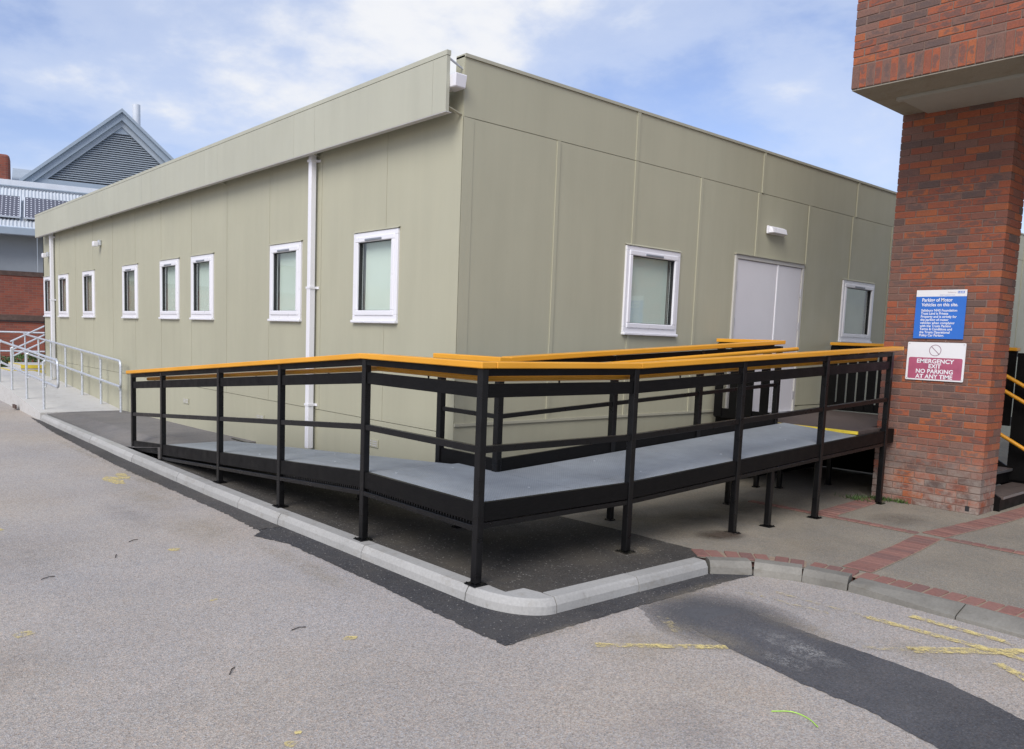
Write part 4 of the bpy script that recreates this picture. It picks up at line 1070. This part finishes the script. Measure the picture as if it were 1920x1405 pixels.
for k in range(12000):
    uu_ = random.uniform(-6, 3); vv = random.uniform(-4.7, -3.7); z = random.uniform(.02, .74+.06*math.sin(uu_*3.1)+.05*math.sin(uu_*7.3))
    c = Vector((5.70+.978*uu_+.206*vv, 30.1-.206*uu_+.978*vv, z)); a = Vector((random.gauss(0, 1), random.gauss(0, 1), random.gauss(0, 1))).normalized(); b_ = a.cross(Vector((random.gauss(0, 1), random.gauss(0, 1), random.gauss(0, 1)))).normalized()
    s_ = random.uniform(.03, .06); mb.add([c-a*s_, c+b_*s_*.5, c+a*s_, c-b_*s_*.5], [(0, 1, 2, 3)])
mb.build('foliage', 'leaf', hd)
mb = MB()
for k in range(24):
    uu_ = -6+9*k/23; c = Vector((5.70+.978*uu_+.206*-4.2, 30.1-.206*uu_+.978*-4.2, 0)); mb.tube([c, c+Vector((random.uniform(-.08, .08), 0, .4))], .015, 5)
mb.build('stem', 'twigmat', hd)

# ------------------------------------------------------------------ far building with louvred gable
P0 = Vector((5.70, 30.1, 0)); ang = math.atan2(-.206, .978)
fb = thing('louvred_gable_building', 'far red brick building with corrugated roof and blue-grey louvred gable', 'building', P0)
fb.rotation_euler = (0, 0, ang)
bpy.context.view_layer.update()
def FB(mb, name, mat, parent=None, **k):
    """verts given in the building's own frame : u along the front, v backwards"""
    o = mb.build(name, mat, None, **k); o.parent = parent or fb; return o
FB(MB().box(-16, 14, 0, .3, 0, 3.12), 'brick_wall', 'farbrick')
FB(MB().box(-16, 14, -.03, .3, 3.12, 3.27), 'soldier_band', 'farband')
FB(MB().box(-16, 14, -.035, -.0005, 1.68, 1.86), 'soldier_band', 'farband')
FB(MB().box(-16, 14, -.045, -.0355, 1.63, 1.665), 'drip_course', 'dark')
for k in range(20): FB(MB().box(-16+1.5*k+.004, -14.5+1.5*k-.004, .02, .3, 3.27, 4.55), 'render_panel', 'fargrey')
FB(MB().box(-16, 14, -.80, -.62, 4.36, 4.60), 'gutter', 'bluegrey', bevel=.02)
FB(MB().box(-16, 14, -.62, .02, 4.40, 4.44), 'eave_soffit', 'bluegrey')
# corrugated roof : from the gutter up to the flashing
za, zb, va, vb = 4.63, 6.20, -.70, 2.05
mb = MB(); nU = 900
for i in range(nU+1):
    uq = -14+26*i/nU; w_ = .022*math.sin(2*math.pi*uq/.104)
    mb.v += [(uq, va, za+w_), (uq, vb, zb+w_)]
for i in range(nU): mb.f.append((2*i, 2*i+2, 2*i+3, 2*i+1))
FB(mb, 'corrugated_roof', 'corr', smooth=True)
FB(MB().box(-14, 12, 2.0, 2.12, 6.17, 6.45), 'ridge_flashing', 'whitish')
FB(MB().box(-14, 12, 1.93, 1.999, 6.22, 6.255), 'flashing_lip', 'bluegrey')
FB(MB().add([(-14, 2.12, 6.44), (12, 2.12, 6.44), (12, 6, 6.55), (-14, 6, 6.55)], [(0, 1, 2, 3)]), 'upper_roof', 'bluegrey')
# gable
GA, GZ, GV, SL = 3.31, 9.53, 3.0, .88
zb_ = 6.60; half = (GZ-zb_)/SL
def gable_frame(i0, i1, v0, v1, name, mat):
    """inverted V between offsets i0,i1 measured down from the apex line"""
    o0, o1 = i0, i1
    for s_ in (-1, 1):
        pts = [(GA, GZ-o0), (GA+s_*(half), zb_-o0+.0), (GA+s_*half, zb_-o1), (GA, GZ-o1)]
        v = [(p[0], v0, p[1]) for p in pts] + [(p[0], v1, p[1]) for p in pts]
        FB(MB().add(v, [(0,1,2,3),(7,6,5,4),(0,4,5,1),(1,5,6,2),(2,6,7,3),(3,7,4,0)]), name, mat)
gable_frame(0, .13, GV-.32, 12, 'verge_capping', 'bluegrey')
gable_frame(.135, .40, GV-.22, GV+.1, 'verge_board', 'bluegrey')
gable_frame(.405, .62, GV-.10, GV+.1, 'verge_trim', 'louvre')
FB(MB().add([(GA, GV+.2, GZ-.5), (GA-half, GV+.2, zb_-.4), (GA+half, GV+.2, zb_-.4)], [(0, 1, 2)]), 'gable_backing', 'ventdark')
z = zb_+.22; pitch_l = .080
while z < GZ-.78:
    hw = (GZ-.60-z)/SL
    if hw > .08:
        v = [(GA-hw, GV-.02, z), (GA+hw, GV-.02, z), (GA+hw-.05, GV+.07, z+.062), (GA-hw+.05, GV+.07, z+.062), (GA-hw, GV-.02, z-.012), (GA+hw, GV-.02, z-.012), (GA+hw-.05, GV+.07, z+.05), (GA-hw+.05, GV+.07, z+.05)]
        FB(MB().add(v, [(0,1,2,3),(7,6,5,4),(0,4,5,1),(1,5,6,2),(2,6,7,3),(3,7,4,0)]), 'louvre_slat', 'louvre')
    z += pitch_l
FB(MB().add([(GA, GV-.04, GZ-.60), (GA-.30, GV-.04, GZ-.87), (GA+.30, GV-.04, GZ-.87)], [(0, 1, 2)]), 'apex_plate', 'bluegrey')
FB(MB().box(GA-half+.3, GA+half-.3, GV-.12, GV-.04, zb_-.1, zb_+.14), 'gable_sill', 'bluegrey')
FB(MB().tube([(3.87, GV+.5, 8.9), (3.87, GV+.5, 9.92)], .14, 14), 'flue', 'whitish', smooth=True)
FB(MB().box(-3.0, -.30, 2.75, 3.6, 6.40, 7.42), 'chimney', 'farbrick', bevel=.12, seg=3)
FB(MB().add([(-.28, 3.2, 6.45), (1.2, 3.2, 6.45), (1.2, 5.2, 7.35), (-.28, 5.2, 7.35)], [(0, 1, 2, 3)]), 'valley_roof', 'louvre')
# solar panels on the corrugated roof
sl = math.atan2(zb-za, vb-va); rail_l = math.hypot(zb-za, vb-va)
Mfb = Matrix.Translation(P0) @ Matrix.Rotation(ang, 4, 'Z')
for k, (ua, ub, lab) in enumerate([(-2.2, .02, 'dark solar panel on the corrugated roof below the chimney'), (.17, 2.4, 'dark solar panel on the corrugated roof partly hidden by the olive fascia')]):
    t = thing('solar_panel', lab, 'solar panel', (0, 0, 0), 'solar panels on the far roof')
    Mt = Mfb @ Matrix.Translation((ua, va, za+.11)) @ Matrix.Rotation(sl, 4, 'X') @ Matrix.Translation((0, rail_l*.13, 0))
    t.matrix_world = Mt
    def SP(mb, name, mat):
        o = mb.build(name, mat); o.parent = t; return o
    SP(MB().box(0, ub-ua, 0, rail_l*.52, 0, .03), 'cells', 'solar')
    SP(MB().box(-.02, ub-ua+.02, -.02, -.001, -.01, .035), 'frame', 'whitish'); SP(MB().box(-.02, ub-ua+.02, rail_l*.52+.001, rail_l*.52+.02, -.01, .035), 'frame', 'louvre')
    SP(MB().box(-.03, -.001, 0, rail_l*.52, -.02, .04), 'frame', 'whitish'); SP(MB().box(ub-ua+.001, ub-ua+.03, 0, rail_l*.52, -.02, .04), 'frame', 'whitish')

# ------------------------------------------------------------------ small litter
def bits(name, label, cat, pts, rad, mat, group=None):
    o = MB().tube(pts, rad, 6).build(name, mat); tag(o, label, cat, group); return o
MAT['lime'] = simple('lime_cord', (.45, .80, .08), .5)
bits('cord_scrap', 'lime green scrap of cord lying on the road', 'cord', rounded([(3.42, 1.86, .006), (3.50, 1.80, .008), (3.50, 1.72, .006), (3.45, 1.65, .006)], .04, 5), .0022, 'lime')
tw = [((1.977, 6.497), .5, 'dark twig on the road, furthest up by the kerb'), ((1.74, 6.12), 1.2, 'small curled dark twig on the road left of centre'), ((1.597, 3.72), .9, 'dark twig nearest the bottom edge of the road'), ((2.137, 4.056), .0, 'dark twig on the road below the ramp corner'), ((1.225, 5.82), .3, 'tiny dark twig at the left side of the road')]
for (x, y), a, lab in tw:
    L = .045; dx, dy = math.cos(a)*L, math.sin(a)*L
    bits('twig', lab, 'twig', [(x-dx, y-dy, .005), (x+dx*.2, y+dy*.2+.008, .008), (x+dx, y+dy, .004)], .0026, 'twigmat', 'twigs on the road')
# weeds at the pillar foot
wd = MB()
for k in range(420):
    cl = random.choice([(9.30, 4.05, .10), (9.40, 3.78, .05), (9.38, 3.95, .06), (9.12, 4.12, .1)])
    c = Vector((cl[0]+random.gauss(0, cl[2]*.5), cl[1]+random.gauss(0, cl[2]), gz(9.3)))
    if c.x > 9.435: c.x = 9.43
    a = random.uniform(0, 6.28); tip = c+Vector((math.cos(a)*.03, math.sin(a)*.03, random.uniform(.015, .05))); s_ = Vector((-math.sin(a), math.cos(a), 0))*.006
    wd.add([c-s_, c+s_, tip], [(0, 1, 2)])
o = wd.build('weeds', 'leaf'); o['kind'] = 'stuff'; tag(o, 'thin green weeds and moss at the foot of the brick pillar', 'weeds')
